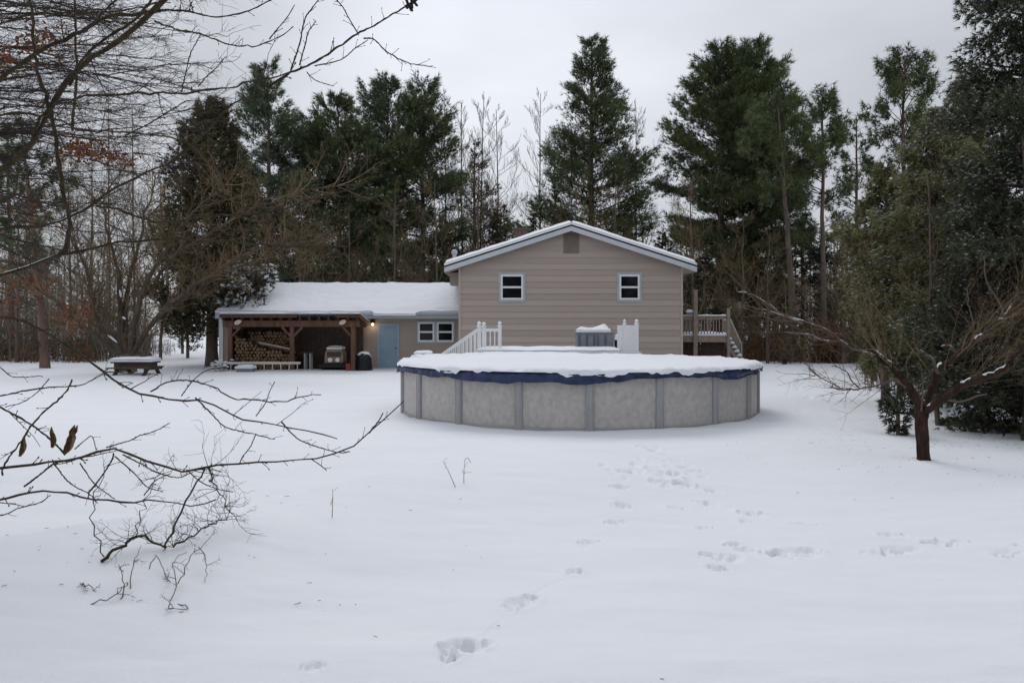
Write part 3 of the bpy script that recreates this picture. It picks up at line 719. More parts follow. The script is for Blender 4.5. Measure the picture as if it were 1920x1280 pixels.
# snow-topped picnic table under the bare trees
yp = 34.0
pt = thing('picnic_table', 'dark wooden picnic table thick with snow on the left lawn', 'table', (X(247, yp), yp, 0))
xa, xb = X(206, yp), X(285, yp)
mb = MB()
for k in range(5): mb.box(xa, xb, yp + .02 + k * .17, yp + .17 + k * .17, .50, .56)
ptop = mb.build('table_top', M['dark_wood'], pt)
mb = MB(); mb.box(xa + .12, xb - .12, yp + .1, yp + .8, .30, .498); mb.build('apron', M['dark_wood'], pt)
for y in (yp - .45, yp + 1.05):
    mb = MB(); mb.box(xa + .05, xb - .05, y, y + .26, .28, .33); mb.build('bench', M['dark_wood'], pt)
for x in (xa + .35, xb - .2):
    for y0, y1 in ((yp - .4, yp + .35), (yp + 1.2, yp + .5)):
        mb = MB(); mb.bar((x, y0, -.05), (x, y1, .5), .12, .1); mb.build('leg', M['dark_wood'], pt)
    mb = MB(); mb.bar((x + .06, yp - .42, .25), (x + .06, yp + 1.28, .25), .05, .1); mb.build('crossbar', M['dark_wood'], pt)
snow_grid('snow', plane_grid((xa - .02, yp, .56), (xb + .02, yp, .56), (xa - .02, yp + .87, .56), 40, 24), 40, 24, .2, ptop, 15, edge=.16, over=.03, wave=.2)

# ------------------------------------------------------------------ above-ground pool
PX, PY, PR = 1.63, 20.14, 4.34
NP = 19; PH0 = math.radians(-1.2)
pool = thing('swimming_pool', 'round above-ground pool with grey mottled wall under a snowy navy cover', 'pool', (PX, PY, 0))
ZRIM = 1.10
seg = 190
th = 2 * np.pi * np.arange(seg) / seg
ring = np.stack([PX + PR * np.sin(th), PY - PR * np.cos(th)], 1)
V = np.concatenate([np.column_stack([ring, np.full(seg, z)]) for z in (-.15, .06, .07, 1.02, ZRIM)])
i = np.arange(4)[:, None]; j = np.arange(seg)[None]
q = np.stack([i * seg + j, i * seg + (j + 1) % seg, (i + 1) * seg + (j + 1) % seg, (i + 1) * seg + j], -1).reshape(-1, 4)
np_obj('pool_wall', V, [q], M['pool_wall'], pool, smooth=True)
mb = MB()
for r_, z0, z1 in ((PR + .02, -.1, .05),):
    for k in range(seg):
        a, b_ = th[k], th[(k + 1) % seg]
        mb.add([(PX + r_ * math.sin(a), PY - r_ * math.cos(a), z0), (PX + r_ * math.sin(b_), PY - r_ * math.cos(b_), z0), (PX + r_ * math.sin(b_), PY - r_ * math.cos(b_), z1), (PX + r_ * math.sin(a), PY - r_ * math.cos(a), z1),
                (PX + PR * math.sin(b_), PY - PR * math.cos(b_), z1), (PX + PR * math.sin(a), PY - PR * math.cos(a), z1)], [(0, 1, 2, 3), (3, 2, 4, 5)])
mb.build('bottom_rail', M['pool_post'], pool)
for k in range(NP):
    a = PH0 + 2 * math.pi * k / NP
    e = np.array([math.sin(a), -math.cos(a), 0]); t = np.array([math.cos(a), math.sin(a), 0])
    c = np.array([PX, PY, 0]) + e * PR
    prof = [(-.084, .002), (-.078, .04), (-.05, .066), (-.04, .052), (.04, .052), (.05, .066), (.078, .04), (.084, .002)]
    V = []; 
    for z in (-.15, ZRIM): V += [c + t * u + e * o + np.array([0, 0, z]) for u, o in prof]
    mb = MB(); mb.add(V, [tuple((i, i + 1, i + 9, i + 8)) for i in range(7)] + [tuple(range(8, 16)), tuple(range(7, -1, -1))])
    mb.build('upright', M['pool_post'], pool)
# cover: hanging navy skirt plus the sheet under the snow
seg = 720; th = 2 * np.pi * np.arange(seg) / seg; cx_, sx_ = np.cos(th), np.sin(th)
def pn(f, s, oct=3): return fbm(cx_ * f + 11 + s, sx_ * f + 5, s, oct)
drop = .15 + .06 * pn(2.6, 3) * 1.6 + .075 * pn(9, 8, 2) + .045 * np.exp(-((th - 2 * np.pi + .34) / .28) ** 2) - .01 * sx_
rows = []
for k, (u, o) in enumerate(((0, .075), (.12, .115), (.35, .125), (.6, .11), (.82, .105), (1.0, .12))):
    wr = (.06 * pn(15, 20 + k // 2, 2) + .06 * pn(36, 40, 2)) * (k > 0)
    r_ = PR + o + wr
    rows.append(np.stack([PX + r_ * sx_, PY - r_ * cx_, ZRIM + .045 - drop * u + .012 * pn(50, 60 + k) * (k > 0)], 1))
V = np.concatenate([np.stack([PX + (PR * .5) * sx_, PY - PR * .5 * cx_, np.full(seg, ZRIM + .03)], 1)] + rows)
i = np.arange(6)[:, None]; j = np.arange(seg)[None]
q = np.stack([i * seg + j, i * seg + (j + 1) % seg, (i + 1) * seg + (j + 1) % seg, (i + 1) * seg + j], -1).reshape(-1, 4)
q2 = q[q[:, 0] < 99999]
cover = np_obj('cover', V, [q2, np.arange(seg)[None, ::-1]], M['cover'], pool, smooth=True)
# snow on the cover
rows = []
lip = np.clip(.006 + .08 * pn(4.5, 70) * 1.4 + .11 * pn(16, 75, 2) + .05 * pn(40, 77, 2), .004, .15)
for fr, kind in ((1.0, 'lip'), (1.0, 'edge'), (.985, 't'), (.96, 't'), (.92, 't'), (.86, 't'), (.78, 't'), (.68, 't'), (.56, 't'), (.42, 't'), (.28, 't'), (.14, 't'), (.02, 't')):
    if kind == 'lip':
        r_ = PR + .142 + .03 * pn(30, 81); z = ZRIM + .06 - lip
    elif kind == 'edge':
        r_ = PR + .12 + .03 * pn(24, 82); z = ZRIM + .085 + .03 * pn(18, 83)
    else:
        r_ = (PR + .08) * fr * np.ones(seg)
        x_ = r_ * sx_; y_ = -r_ * cx_
        z = ZRIM + .135 + .05 * (1 - fr) + .035 * fbm(x_ / .9 + 3, y_ / .5, 91, 3) + (.05 * pn(26, 84) * max(0, (fr - .9) / .1))
        # snow heaped along the far rim by the steps
        z = z + .06 * np.exp(-((fr - .97) / .05) ** 2) * (cx_ < -.2) * sstep((-x_ + .8) / 1.0)
    rows.append(np.stack([PX + r_ * sx_, PY - r_ * cx_, z * np.ones(seg)], 1))
V = np.concatenate(rows); nr_ = len(rows)
i = np.arange(nr_ - 1)[:, None]; q = np.stack([i * seg + j, i * seg + (j + 1) % seg, (i + 1) * seg + (j + 1) % seg, (i + 1) * seg + j], -1).reshape(-1, 4)
np_obj('snow', V, [q, (np.arange(seg) + (nr_ - 1) * seg)[None]], M['snow'], cover, smooth=True)

# ------------------------------------------------------------------ white vinyl pool deck with its stair
yd0, yd1 = 24.75, 26.7
xd0, xd1 = X(893, 25.2), X(1199, 25.2)
ZD = 1.26
deck = thing('pool_deck', 'white vinyl pool deck with sloping stair rail and tall gate panel', 'deck', ((xd0 + xd1) / 2, yd0, 0))
mb = MB()
for k in range(13): mb.box(xd0, xd1, yd0 + k * .15, yd0 + k * .15 + .145, ZD - .04, ZD)
mb.box(xd0, xd1, yd0 + .02, yd0 + .06, ZD - .26, ZD - .045); mb.box(xd0, xd1, yd1 - .06, yd1 - .02, ZD - .26, ZD - .045)
dk = mb.build('deck_floor', M['vinyl'], deck)
for x in (xd0 + .08, (xd0 + xd1) / 2, xd1 - .08):
    for y in (yd0 + .12, yd1 - .14):
        mb = MB(); mb.box(x - .06, x + .06, y - .06, y + .06, -.15, ZD - .27); mb.build('post', M['vinyl'], deck)
snow_grid('snow', plane_grid((xd0 + .02, yd0 + .0, ZD), (X(1160, 25.2), yd0 + .0, ZD), (xd0 + .02, yd1 - .05, ZD), 90, 30), 90, 30, .15, dk, 44, edge=.2, over=.03, wave=.25)
def newel(x, y, z1, w=.11):
    mb = MB(); mb.box(x - w / 2, x + w / 2, y - w / 2, y + w / 2, ZD - .2, z1); mb.lathe((x, y, z1), [(w * .75, 0), (w * .75, .03), (w * .45, .035), (w * .35, .07), (w * .6, .11), (w * .1, .17)], 4 if False else 10)
    return mb.build('newel_post', M['vinyl'], deck)
yr1 = 25.2
xA, xB = X(898.5, yr1), X(937, yr1); ztop = Z(612, yr1)
newel(xA, yr1, ztop, .12); newel(xB, yr1, ztop, .11)
newel(xA + .13, yr1 + .55, ztop - .02, .12)
mb = MB(); mb.box(xA + .06, xB - .055, yr1 - .03, yr1 + .03, ztop - .16, ztop - .06); mb.build('hand_rail', M['vinyl'], deck)
for k in range(3):
    x = xA + .16 + (k + .35) * (xB - xA - .2) / 3.2
    mb = MB(); mb.box(x - .019, x + .019, yr1 - .018, yr1 + .018, ZD, ztop - .16); mb.build('baluster', M['vinyl'], deck)
# sloping stair rails going down to the left
for yy in (yr1, yr1 + .9):
    xs0, zs0 = xA - .06, ztop - .1; xs1, zs1 = X(812, yr1), Z(676, yr1)
    mb = MB(); mb.bar((xs0, yy, zs0), (xs1, yy, zs1), .06, .09); mb.build('hand_rail', M['vinyl'], deck)
    nb_ = 10
    for k in range(nb_):
        t = (k + .75) / (nb_ + .8); x = xs0 + (xs1 - xs0) * t; z = zs0 + (zs1 - zs0) * t
        mb = MB(); mb.box(x - .02, x + .02, yy - .018, yy + .018, z - .82, z - .03); mb.build('baluster', M['vinyl'], deck)
    mb = MB(); mb.box(xs1 - .06, xs1 + .06, yy - .06, yy + .06, -.15, zs1 + .1); mb.build('newel_post', M['vinyl'], deck)
slope_ = (zs0 - zs1) / (xs0 - xs1)
for k in range(6):
    x = xs0 - .1 - k * .25; z = ZD - (k + 1) * .2
    mb = MB(); mb.box(x - .26, x, yr1 + .05, yr1 + .85, z - .04, z); st = mb.build('tread', M['vinyl'], deck)
    snow_grid('snow', plane_grid((x - .26, yr1 + .04, z), (x, yr1 + .04, z), (x - .26, yr1 + .86, z), 8, 16), 8, 16, .1, st, 50 + k, edge=.1, over=.01)
# solid gate panel with two finials
gx0, gx1 = X(1157.5, yr1), X(1199, yr1)
mb = MB(); mb.box(gx0, gx1 - .1, yr1 - .025, yr1 + .025, ZD - .2, Z(609.5, yr1)); 
for k in range(4): x = gx0 + .05 + k * .14; mb.box(x, x + .11, yr1 - .032, yr1 - .026, ZD - .15, Z(613, yr1))
mb.build('gate_panel', M['vinyl'], deck)
newel(X(1193.5, yr1), yr1 - .02, Z(608, yr1), .11)
newel(X(1171, yr1 + .5), yr1 + .5, Z(608, yr1 + .5), .09)

# grey storage box on the deck
yb = 25.5
sb = thing('storage_box', 'grey ribbed storage box with snow heaped on its lid on the pool deck', 'storage box', (X(1116, yb), yb, ZD))
x0, x1 = X(1080, yb), X(1152, yb); zb1 = Z(622.5, yb)
mb = MB(); mb.box(x0 + .03, x1 - .03, yb, yb + .75, ZD + .01, zb1 - .06); body = mb.build('body', M['grey_box'], sb, bevel=.012)
mb = MB()
for k in range(9):
    x = x0 + .06 + k * (x1 - x0 - .16) / 9
    if k in (0, 2, 4, 5, 7): mb.box(x + .02, x + .085, yb - .012, yb - .001, ZD + .06, zb1 - .1)
mb.build('groove', M['grey_dark'], sb)
mb = MB(); mb.box(x0, x1, yb - .03, yb + .78, zb1 - .058, zb1 + .0); lid = mb.build('lid', M['grey_box'], sb, bevel=.015)
snow_grid('snow', plane_grid((x0 + .06, yb, zb1), (x1 - .12, yb, zb1), (x0 + .06, yb + .72, zb1), 30, 20), 30, 20, .17, lid, 61, edge=.12, over=.02, wave=.7)
pf = thing('bucket', 'small black snow-capped bucket between the storage box and gate panel', 'bucket', (X(1158, 25.6), 25.6, ZD))
bx_ = X(1158, 25.6); mb = MB(); mb.lathe((bx_, 25.6, ZD + .01), [(.085, 0), (.1, .33), (.11, .33), (.11, .36)], 14); mb.build('pail', M['black'], pf)
mb = MB(); mb.lathe((bx_ - .02, 25.6, ZD + .37), [(.115, 0), (.12, .04), (.09, .11), (.04, .17), (.01, .19)], 12); mb.build('snow', M['snow'], pf, smooth=True)

# snowy bench between the pool and the wing
ybn = 30.0
bn = thing('garden_bench', 'low grey bench capped with snow between the pool and the wing windows', 'bench', (X(792, ybn), ybn, 0))
x0, x1 = X(777, ybn), X(808, ybn); zt = Z(664, ybn)
mb = MB(); mb.box(x0, x1, ybn, ybn + .4, zt - .05, zt); bt = mb.build('seat', M['old_wood'], bn)
for x in (x0 + .06, x1 - .06):
    mb = MB(); mb.box(x - .04, x + .04, ybn + .04, ybn + .36, -.05, zt - .05); mb.build('leg', M['old_wood'], bn)
snow_grid('snow', plane_grid((x0 - .02, ybn - .02, zt), (x1 + .02, ybn - .02, zt), (x0 - .02, ybn + .42, zt), 24, 12), 24, 12, .13, bt, 71, edge=.12, over=.02)

# ------------------------------------------------------------------ weathered side deck with stair, right of the house
yk0, yk1 = 37.0, 40.5
kx0, kx1 = XR + .06, X(1365, yk0)
ZK = Z(629, yk0)
kd = thing('side_deck', 'weathered grey wooden deck with snowy stair against the right house wall', 'deck', ((kx0 + kx1) / 2, yk0, 0))
mb = MB()
for k in range(24): mb.box(kx0, kx1, yk0 + k * .146, yk0 + k * .146 + .14, ZK - .05, ZK)
mb.box(kx0, kx1, yk0 - .045, yk0 - .005, ZK - .3, ZK - .0); kf = mb.build('deck_floor', M['old_wood'], kd)
snow_grid('snow', plane_grid((kx0 + .02, yk0 - .03, ZK), (kx1 - .05, yk0 - .03, ZK), (kx0 + .02, yk1 - .05, ZK), 50, 40), 50, 40, .14, kf, 80, edge=.1, over=.02, wave=.5)
zr1 = Z(592, yk0)
mb = MB(); mb.box(X(1299, yk0), X(1306.5, yk0), yk0 - .19, yk0 - .05, -.1, Z(543, yk0)); mb.build('tall_post', M['old_wood'], kd, bevel=.008)
mb = MB(); mb.box(kx1 - .07, kx1 + .06, yk0 - .17, yk0 - .05, -.1, Z(577, yk0)); mb.build('post', M['old_wood'], kd)
for x in (kx0 + .2, kx1 - .1):
    mb = MB(); mb.box(x - .06, x + .06, yk1 - .2, yk1 - .08, -.1, zr1); mb.build('post', M['old_wood'], kd)
for y in (yk0 - .05, yk1 - .08):
    mb = MB(); mb.box(kx0, kx1 - .07, y, y + .04, zr1 - .16, zr1 - .04); mb.box(kx0, kx1 - .07, y - .05, y + .09, zr1 - .038, zr1); rl = mb.build('hand_rail', M['old_wood'], kd)
    snow_grid('snow', plane_grid((kx0, y - .05, zr1), (kx1 - .1, y - .05, zr1), (kx0, y + .09, zr1), 40, 5), 40, 5, .04, rl, 83, edge=.04, over=.01, wave=.9)
    for k in range(15):
        x = kx0 + .1 + k * (kx1 - kx0 - .22) / 15
        mb = MB(); mb.box(x - .02, x + .025, y + .042, y + .07, ZK - .02, zr1 - .045); mb.build('baluster', M['old_wood'], kd)
mb = MB(); mb.box(kx1 - .04, kx1, yk0 + 1.3, yk1 - .2, zr1 - .16, zr1); mb.build('hand_rail', M['old_wood'], kd)
mb = MB()
for k in range(4): mb.box(kx0 + .06 + k * .55, kx0 + .08 + k * .55 + .5, yk0 + .5, yk0 + .53, .0, ZK - .32)
for k in range(11): mb.box(kx0 + .5, kx1 - .1, yk0 + .46, yk0 + .49, .12 + k * .115, .2 + k * .115)
mb.build('lattice_skirt', M['dark_wood'], kd)
# stair down to the right
ns = 8; sx0, sx1 = kx1, X(1403, yk0)
zsr0, zsr1 = Z(600, yk0), Z(644, yk0)
for k in range(ns):
    x = sx0 + .02 + k * (sx1 - sx0) / ns; z = ZK - (k + 1) * ZK / (ns + .6)
    mb = MB(); mb.box(x, x + .24, yk0 + .25, yk0 + 1.2, z - .05, z); st = mb.build('tread', M['old_wood'], kd)
    snow_grid('snow', plane_grid((x, yk0 + .24, z), (x + .23, yk0 + .24, z), (x, yk0 + 1.21, z), 7, 16), 7, 16, .12, st, 90 + k, edge=.1, over=.01)
for yy in (yk0 + .22, yk0 + 1.25):
    mb = MB(); mb.bar((sx0, yy, ZK - .36), (sx1 - .06, yy, -.12), .05, .14); mb.build('stringer', M['old_wood'], kd)
for yy in (yk0 + 1.25,):
    pts = [(kx1 + .06, yy, zsr0), (X(1383, yk0), yy, zsr0), (sx1, yy, zsr1)]
    for a, b_ in zip(pts[:-1], pts[1:]):
        mb = MB(); mb.bar(a, b_, .14, .06); mb.build('hand_rail', M['pale_wood'], kd)
        sn = MB(); sn.bar(np.array(a) + [0, 0, .05], np.array(b_) + [0, 0, .05], .12, .05); sn.build('snow', M['snow'], kd, bevel=.02)
    mb = MB(); mb.box(sx1 - .06, sx1 + .06, yy - .06, yy + .06, -.1, zsr1 + .05); mb.build('post', M['pale_wood'], kd)
    for k in range(9):
        x = pts[1][0] + (k + .5) * (sx1 - pts[1][0]) / 9; z = zsr0 + (zsr1 - zsr0) * (k + .5) / 9
        mb = MB(); mb.box(x - .025, x + .02, yy - .06, yy - .032, z - 1.0, z - .04); mb.build('baluster', M['old_wood'], kd)
    for k in range(4):
        x = pts[0][0] + (k + .5) * (pts[1][0] - pts[0][0]) / 4
        mb = MB(); mb.box(x - .05, x + .055, yy - .06, yy - .032, ZK - .25, zsr0 - .04); mb.build('baluster', M['old_wood'], kd)
# snowy lump resting on the rail and its planter
pl = thing('planter', 'snow-covered planter box resting on the side deck rail beside the tall post', 'planter', (X(1294, yk0), yk0, zr1))
x_ = X(1294, yk0); mb = MB(); mb.prism([(x_ - .15, zr1 + .042), (x_ + .13, zr1 + .042), (x_ + .16, zr1 + .16), (x_ - .18, zr1 + .16)], yk0 - .08, yk0 + .12); mb.build('box', M['grey_box'], pl)
snow_grid('snow', plane_grid((x_ - .18, yk0 - .09, zr1 + .16), (x_ + .16, yk0 - .09, zr1 + .16), (x_ - .18, yk0 + .13, zr1 + .16), 14, 10), 14, 10, .13, pl, 99, edge=.12, over=.01)
# small dark marker post in the snow
mk = thing('marker_post', 'short black marker post alone in the snow right of the pool', 'post', (X(1471, 43), 43, G(X(1471, 43), 43)))
x_ = X(1471, 43); z_ = G(x_, 43); mb = MB(); mb.box(x_ - .045, x_ + .045, 42.95, 43.05, z_ - .1, z_ + .3); mb.build('stake', M['pale_wood'], mk)
mb = MB(); mb.box(x_ - .11, x_ + .11, 42.9, 43.08, z_ + .05, z_ + .33); mb.build('plate', M['black'], mk)

# ------------------------------------------------------------------ trees
def rot2(v, a):
    c, s = np.cos(a), np.sin(a); return np.stack([v[..., 0] * c - v[..., 1] * s, v[..., 0] * s + v[..., 1] * c, v[..., 2]], -1)
def blades(pos, dirn, n, length, width, spread, rng, tint):
    """n thin triangles per tuft"""
    N = len(pos)
    p = np.repeat(pos, n, 0); d = np.repeat(dirn, n, 0); t = np.repeat(tint, n)
    d = norm(d + rng.normal(0, spread, (N * n, 3)))
    L = np.repeat(np.broadcast_to(length, (N,)), n) * rng.uniform(.6, 1.2, N * n)
    side = norm(np.cross(d, rng.normal(0, 1, (N * n, 3))))
    w = np.broadcast_to(width, (N,)).repeat(n)[:, None] * .5
    V = np.stack([p - side * w, p + side * w, p + d * L[:, None]], 1).reshape(-1, 3)
    return V, np.arange(len(V)).reshape(-1, 3), np.clip(t + rng.normal(0, .10, N * n), 0, 1)

def conifer(name, label, base, Ht, z0, prof, m, seed, whorl=.5, nb=5, e0=-.1, e1=.9, dens=14, tuft=.34, bw=.05, nbl=7, spread=.5, up=.35, inner=.3,
            flat=.10, lat=.32, curve=.25, trunk_r=.2, snow=0.0, lean=(0, 0), jit=.5, gap=.0, group=None, bark='bark_pine', stubs=0, tintc=.45, snow_len=.7, snow_w=1.1, tipc=.4, snow_m='snow_bit', category='tree', limb_m='twig_dark'):
    rng = np.random.default_rng(seed)
    bx, by, bz = base
    root = thing(name, label, category, base, group)
    pt = np.array(prof, float)
    tk = np.linspace(0, 1, 14)
    wob = np.cumsum(rng.normal(0, .035, (14, 2)), 0) * (Ht / 14)
    tp = np.stack([bx + lean[0] * tk ** 1.2 + wob[:, 0] * tk, by + lean[1] * tk + wob[:, 1] * tk, bz - .3 + (Ht + .2) * tk], 1)
    tr_ = trunk_r * (1 - tk) ** .8 + .025; tr_[0] *= 1.25
    tb = Tubes(); tb.add(tp, tr_, 9); tb.build('trunk', M[bark], root)
    def trunk_at(z):
        f = (z - bz + .3) / (Ht + .2)
        return np.stack([np.interp(f, tk, tp[:, k]) for k in range(3)], -1)
    # branches
    zs = []; z = z0
    while z < Ht - .15:
        zs += [z] * (nb if z < Ht * .9 else max(3, nb - 1)); z += whorl * rng.uniform(.7, 1.3) * (1.15 - .45 * (z - z0) / (Ht - z0))
    zs = np.array(zs) + rng.normal(0, whorl * .18, len(zs)); zs = np.clip(zs, z0 * .9, Ht - .05)
    N = len(zs); t = np.clip((zs - z0) / (Ht - z0), 0, 1)
    az = rng.uniform(0, 2 * np.pi, N)
    R = np.interp(t, pt[:, 0], pt[:, 1])
    L = R * (1 - jit * rng.random(N) ** 1.5) * (1 + .12 * rng.normal(0, 1, N))
    keep = rng.random(N) > gap; L = np.where(keep, L, L * .35)
    L = np.maximum(L, .12)
    el = e0 + (e1 - e0) * t ** 1.3 + rng.normal(0, .10, N)
    b0 = trunk_at(bz + zs); dh = np.stack([np.cos(az), np.sin(az), 0 * az], 1)
    def along(bi, u):
        return b0[bi] + dh[bi] * (L[bi] * np.cos(el[bi]) * u)[:, None] + np.array([0, 0, 1.0]) * (L[bi] * (np.sin(el[bi]) * u + curve * u * u * (1 - t[bi] * .7)))[:, None]
    tb = Tubes()
    us = np.linspace(0, 1, 5)
    BP = np.stack([along(np.arange(N), np.full(N, u)) for u in us], 1)
    for k in range(N): tb.add(BP[k], (.010 * L[k] + .012) * (1 - .85 * us), 4, rng.random())
    for k in range(stubs):      # dead lower limbs
        zz = rng.uniform(1.0, max(z0, 1.6)); a = rng.uniform(0, 6.28); ll_ = rng.uniform(.4, 1.0) * pt[0, 1] * .75
        p0 = trunk_at(np.array([bz + zz]))[0]; e = rng.uniform(-.25, .25)
        q_ = p0 + np.array([math.cos(a), math.sin(a), 0]) * ll_ * us[:, None] + np.array([0, 0, 1]) * (ll_ * (e * us - .12 * us ** 2))[:, None] + rng.normal(0, .04, (5, 3)) * us[:, None]
        tb.add(q_, .02 * (1 - .8 * us) + .004, 4, rng.random())
        for j in range(5):
            i = rng.integers(1, 5); d = norm(rng.normal(0, 1, 3) + [0, 0, -.2]); w = q_[i] + d * rng.uniform(.2, .7) * np.linspace(0, 1, 5)[:, None]
            tb.add(w, .007 * (1 - .6 * us), 3, rng.random())
    tb.build('branches', M[limb_m], root)
    # tufts
    cnt = np.maximum(3, (dens * L * (1 + .35 * L)).astype(int))
    bi = np.repeat(np.arange(N), cnt); n = len(bi)
    u = inner + (1 - inner) * rng.random(n) ** .75
    sgn = rng.choice([-1, 1], n); mag = np.abs(rng.normal(0, 1, n)).clip(0, 2.2) * lat * L[bi] * np.sqrt(np.clip(1.08 - u, 0.02, 1))
    side = np.stack([-np.sin(az[bi]), np.cos(az[bi]), 0 * u], 1)
    pos = along(bi, u) + side * (sgn * mag)[:, None] + dh[bi] * (mag * .45)[:, None] + rng.normal(0, 1, (n, 3)) * np.array([.06, .06, flat]) * np.sqrt(L[bi])[:, None]
    pos[:, 2] -= mag * mag * .10 * (up < .1)
    td = norm(dh[bi] * .9 + side * (sgn * np.minimum(1, mag))[:, None] * .6 + np.array([0, 0, up]) + rng.normal(0, .15, (n, 3)))
    clump = fbm(pos[:, 0] / 1.1 + pos[:, 2] / 1.3, pos[:, 1] / 1.1 - pos[:, 2] / 1.7, seed, 3)
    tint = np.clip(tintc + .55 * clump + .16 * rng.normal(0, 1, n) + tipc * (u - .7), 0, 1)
    ok = rng.random(n) < np.clip(.85 + 1.0 * clump, .25, 1)
    V, Fc, T = blades(pos[ok], td[ok], nbl, tuft, bw, spread, rng, tint[ok])
    np_obj('foliage', V, [Fc], M[m], root, tint=T)
    if snow > 0:
        sel = (rng.random(n) < snow * (.4 + 1.6 * (clump > .05))) & (pos[:, 2] > bz + .2)
        p = pos[sel] + [0, 0, .03 + .1 * tuft]; k = len(p)
        f_ = td[sel] * [1, 1, .35]
        Vs, Fs, _ = blades(p, norm(f_), 4, tuft * snow_len, bw * snow_w, .3, rng, np.zeros(k))
        Fs = [Fs]
        if k: tag(np_obj('snow', Vs, Fs, M[snow_m], root), kind='stuff')
    return root
def base_at(px, d): x = X(px, d); return (x, d, G(x, d))
def ht(py, d, b): return Z(py, d) - b[2]

WP = dict(whorl=.68, nb=6, e0=-.05, e1=1.0, gap=.10, dens=20, tuft=.42, bw=.036, nbl=8, spread=.42, up=.65, inner=.3, flat=.10, lat=.30, curve=.22, jit=.5)
def wpine(px, d, top, z0, prof, seed, label, m='pine_needles', **k):
    b = base_at(px, d); kw = dict(WP); kw.update(k)
    return conifer('white_pine', label, b, ht(top, d, b), z0, prof, m, seed, group='tall pines behind the house', **kw)
# tall pines, left to right
wpine(505, 56, 118, 5.5, [(0, 2.6), (.3, 3.4), (.55, 3.0), (.8, 2.2), (.93, 1.3), (1, .3)], 101, 'lone narrow white pine rising above the left cedar', 'bluish_pine_needles', trunk_r=.24, snow=.05, tintc=.5)
wpine(575, 60, 245, 4.5, [(0, 4.0), (.4, 4.4), (.8, 3.2), (1, .6)], 102, 'lower dark pine between the lone pine and the clustered pines', 'dark_spruce_needles', trunk_r=.22)
wpine(638, 58, 180, 5, [(0, 4.0), (.35, 4.4), (.65, 3.5), (.88, 1.9), (1, .3)], 103, 'pointed dark pine, first of the three clustered over the wing roof', trunk_r=.25, snow=.03)
wpine(718, 60, 163, 5.5, [(0, 3.8), (.35, 4.3), (.7, 3.4), (.92, 2.0), (1, .6)], 104, 'round topped bluish pine, middle of the cluster over the wing roof', 'bluish_pine_needles', trunk_r=.27, snow=.04, e1=1.2)
wpine(790, 59, 168, 5, [(0, 4.2), (.4, 4.2), (.75, 3.0), (.93, 1.8), (1, .6)], 105, 'bushy pine ending the cluster beside the bare birches', trunk_r=.26, snow=.03, e1=1.1)
wpine(888, 62, 262, 4.5, [(0, 3.2), (.3, 3.0), (.6, 2.0), (1, .3)], 106, 'thin brownish pine left of the house ridge, below the birch tops', 'bronze_cedar_sprays', trunk_r=.2, dens=9, gap=.25, stubs=40, snow=.06)
wpine(1110, 60, 66, 6, [(0, 5.0), (.2, 5.3), (.4, 4.5), (.62, 3.1), (.8, 2.1), (.93, 1.2), (1, .25)], 107, 'tallest pointed pine standing right behind the house gable', trunk_r=.32, stubs=60, snow=.03, e0=.05, jit=.5, gap=.06)
wpine(1350, 57, 90, 4.2, [(0, 5.0), (.25, 5.0), (.5, 4.3), (.75, 3.5), (.9, 2.5), (1, .7)], 108, 'broad dark pine with tiered flat boughs right of the house', 'pine_needles', trunk_r=.33, whorl=.85, nb=8, dens=22, flat=.07, gap=.12, tintc=.42, stubs=25)
wpine(1412, 58.5, 86, 4.4, [(0, 4.0), (.3, 4.6), (.6, 4.0), (.85, 2.7), (1, .7)], 109, 'broad pine merging behind the tiered pine on its right', 'pine_needles', trunk_r=.3, whorl=.8, nb=8, dens=22, flat=.07, gap=.12, tintc=.42, stubs=25)
RP = dict(whorl=.8, nb=5, e0=.15, e1=1.1, dens=15, tuft=.38, bw=.04, nbl=12, spread=.75, up=.6, inner=.55, flat=.16, lat=.30, curve=.3, jit=.5)
def rpine(px, d, top, z0, prof, seed, label, **k):
    b = base_at(px, d); kw = dict(RP); kw.update(k)
    return conifer('red_pine', label, b, ht(top, d, b), z0, prof, kw.pop('m', 'pine_needles'), seed, group='slender pines with bare trunks', **kw)
rpine(1490, 47, 190, 9.0, [(0, 2.0), (.4, 2.7), (.75, 2.0), (1, .5)], 121, 'leaning slender pine with a long bare pale trunk right of the side deck', trunk_r=.21, lean=(-1.1, 0), stubs=46, bark='bark')
rpine(1545, 48, 168, 7.0, [(0, 1.9), (.3, 2.4), (.7, 1.8), (1, .45)], 122, 'straight slender bare-trunked pine beside the leaning one', trunk_r=.17, stubs=40, bark='bark')
rpine(1690, 50, 100, 6.5, [(0, 2.9), (.35, 3.1), (.65, 2.7), (.88, 1.9), (1, .5)], 123, 'tufted pine topping the trees left of the big hemlock', trunk_r=.2, stubs=20)
rpine(1610, 55, 215, 6.0, [(0, 2.0), (.5, 1.8), (1, .3)], 124, 'low tufted pine in the gap behind the slender trunks', trunk_r=.16, dens=7)
rpine(85, 39.6, 235, 5.6, [(0, 2.0), (.4, 2.0), (.8, 1.2), (1, .3)], 125, 'scraggly pine with dark straight trunk on the left lawn', trunk_r=.20, dens=8, lean=(-.8, 0), stubs=26, snow=.10)
rpine(20, 52, 240, 4.5, [(0, 2.4), (.5, 2.4), (1, .4)], 126, 'dark pine at the far left edge behind the bare branches', trunk_r=.2, snow=.12)

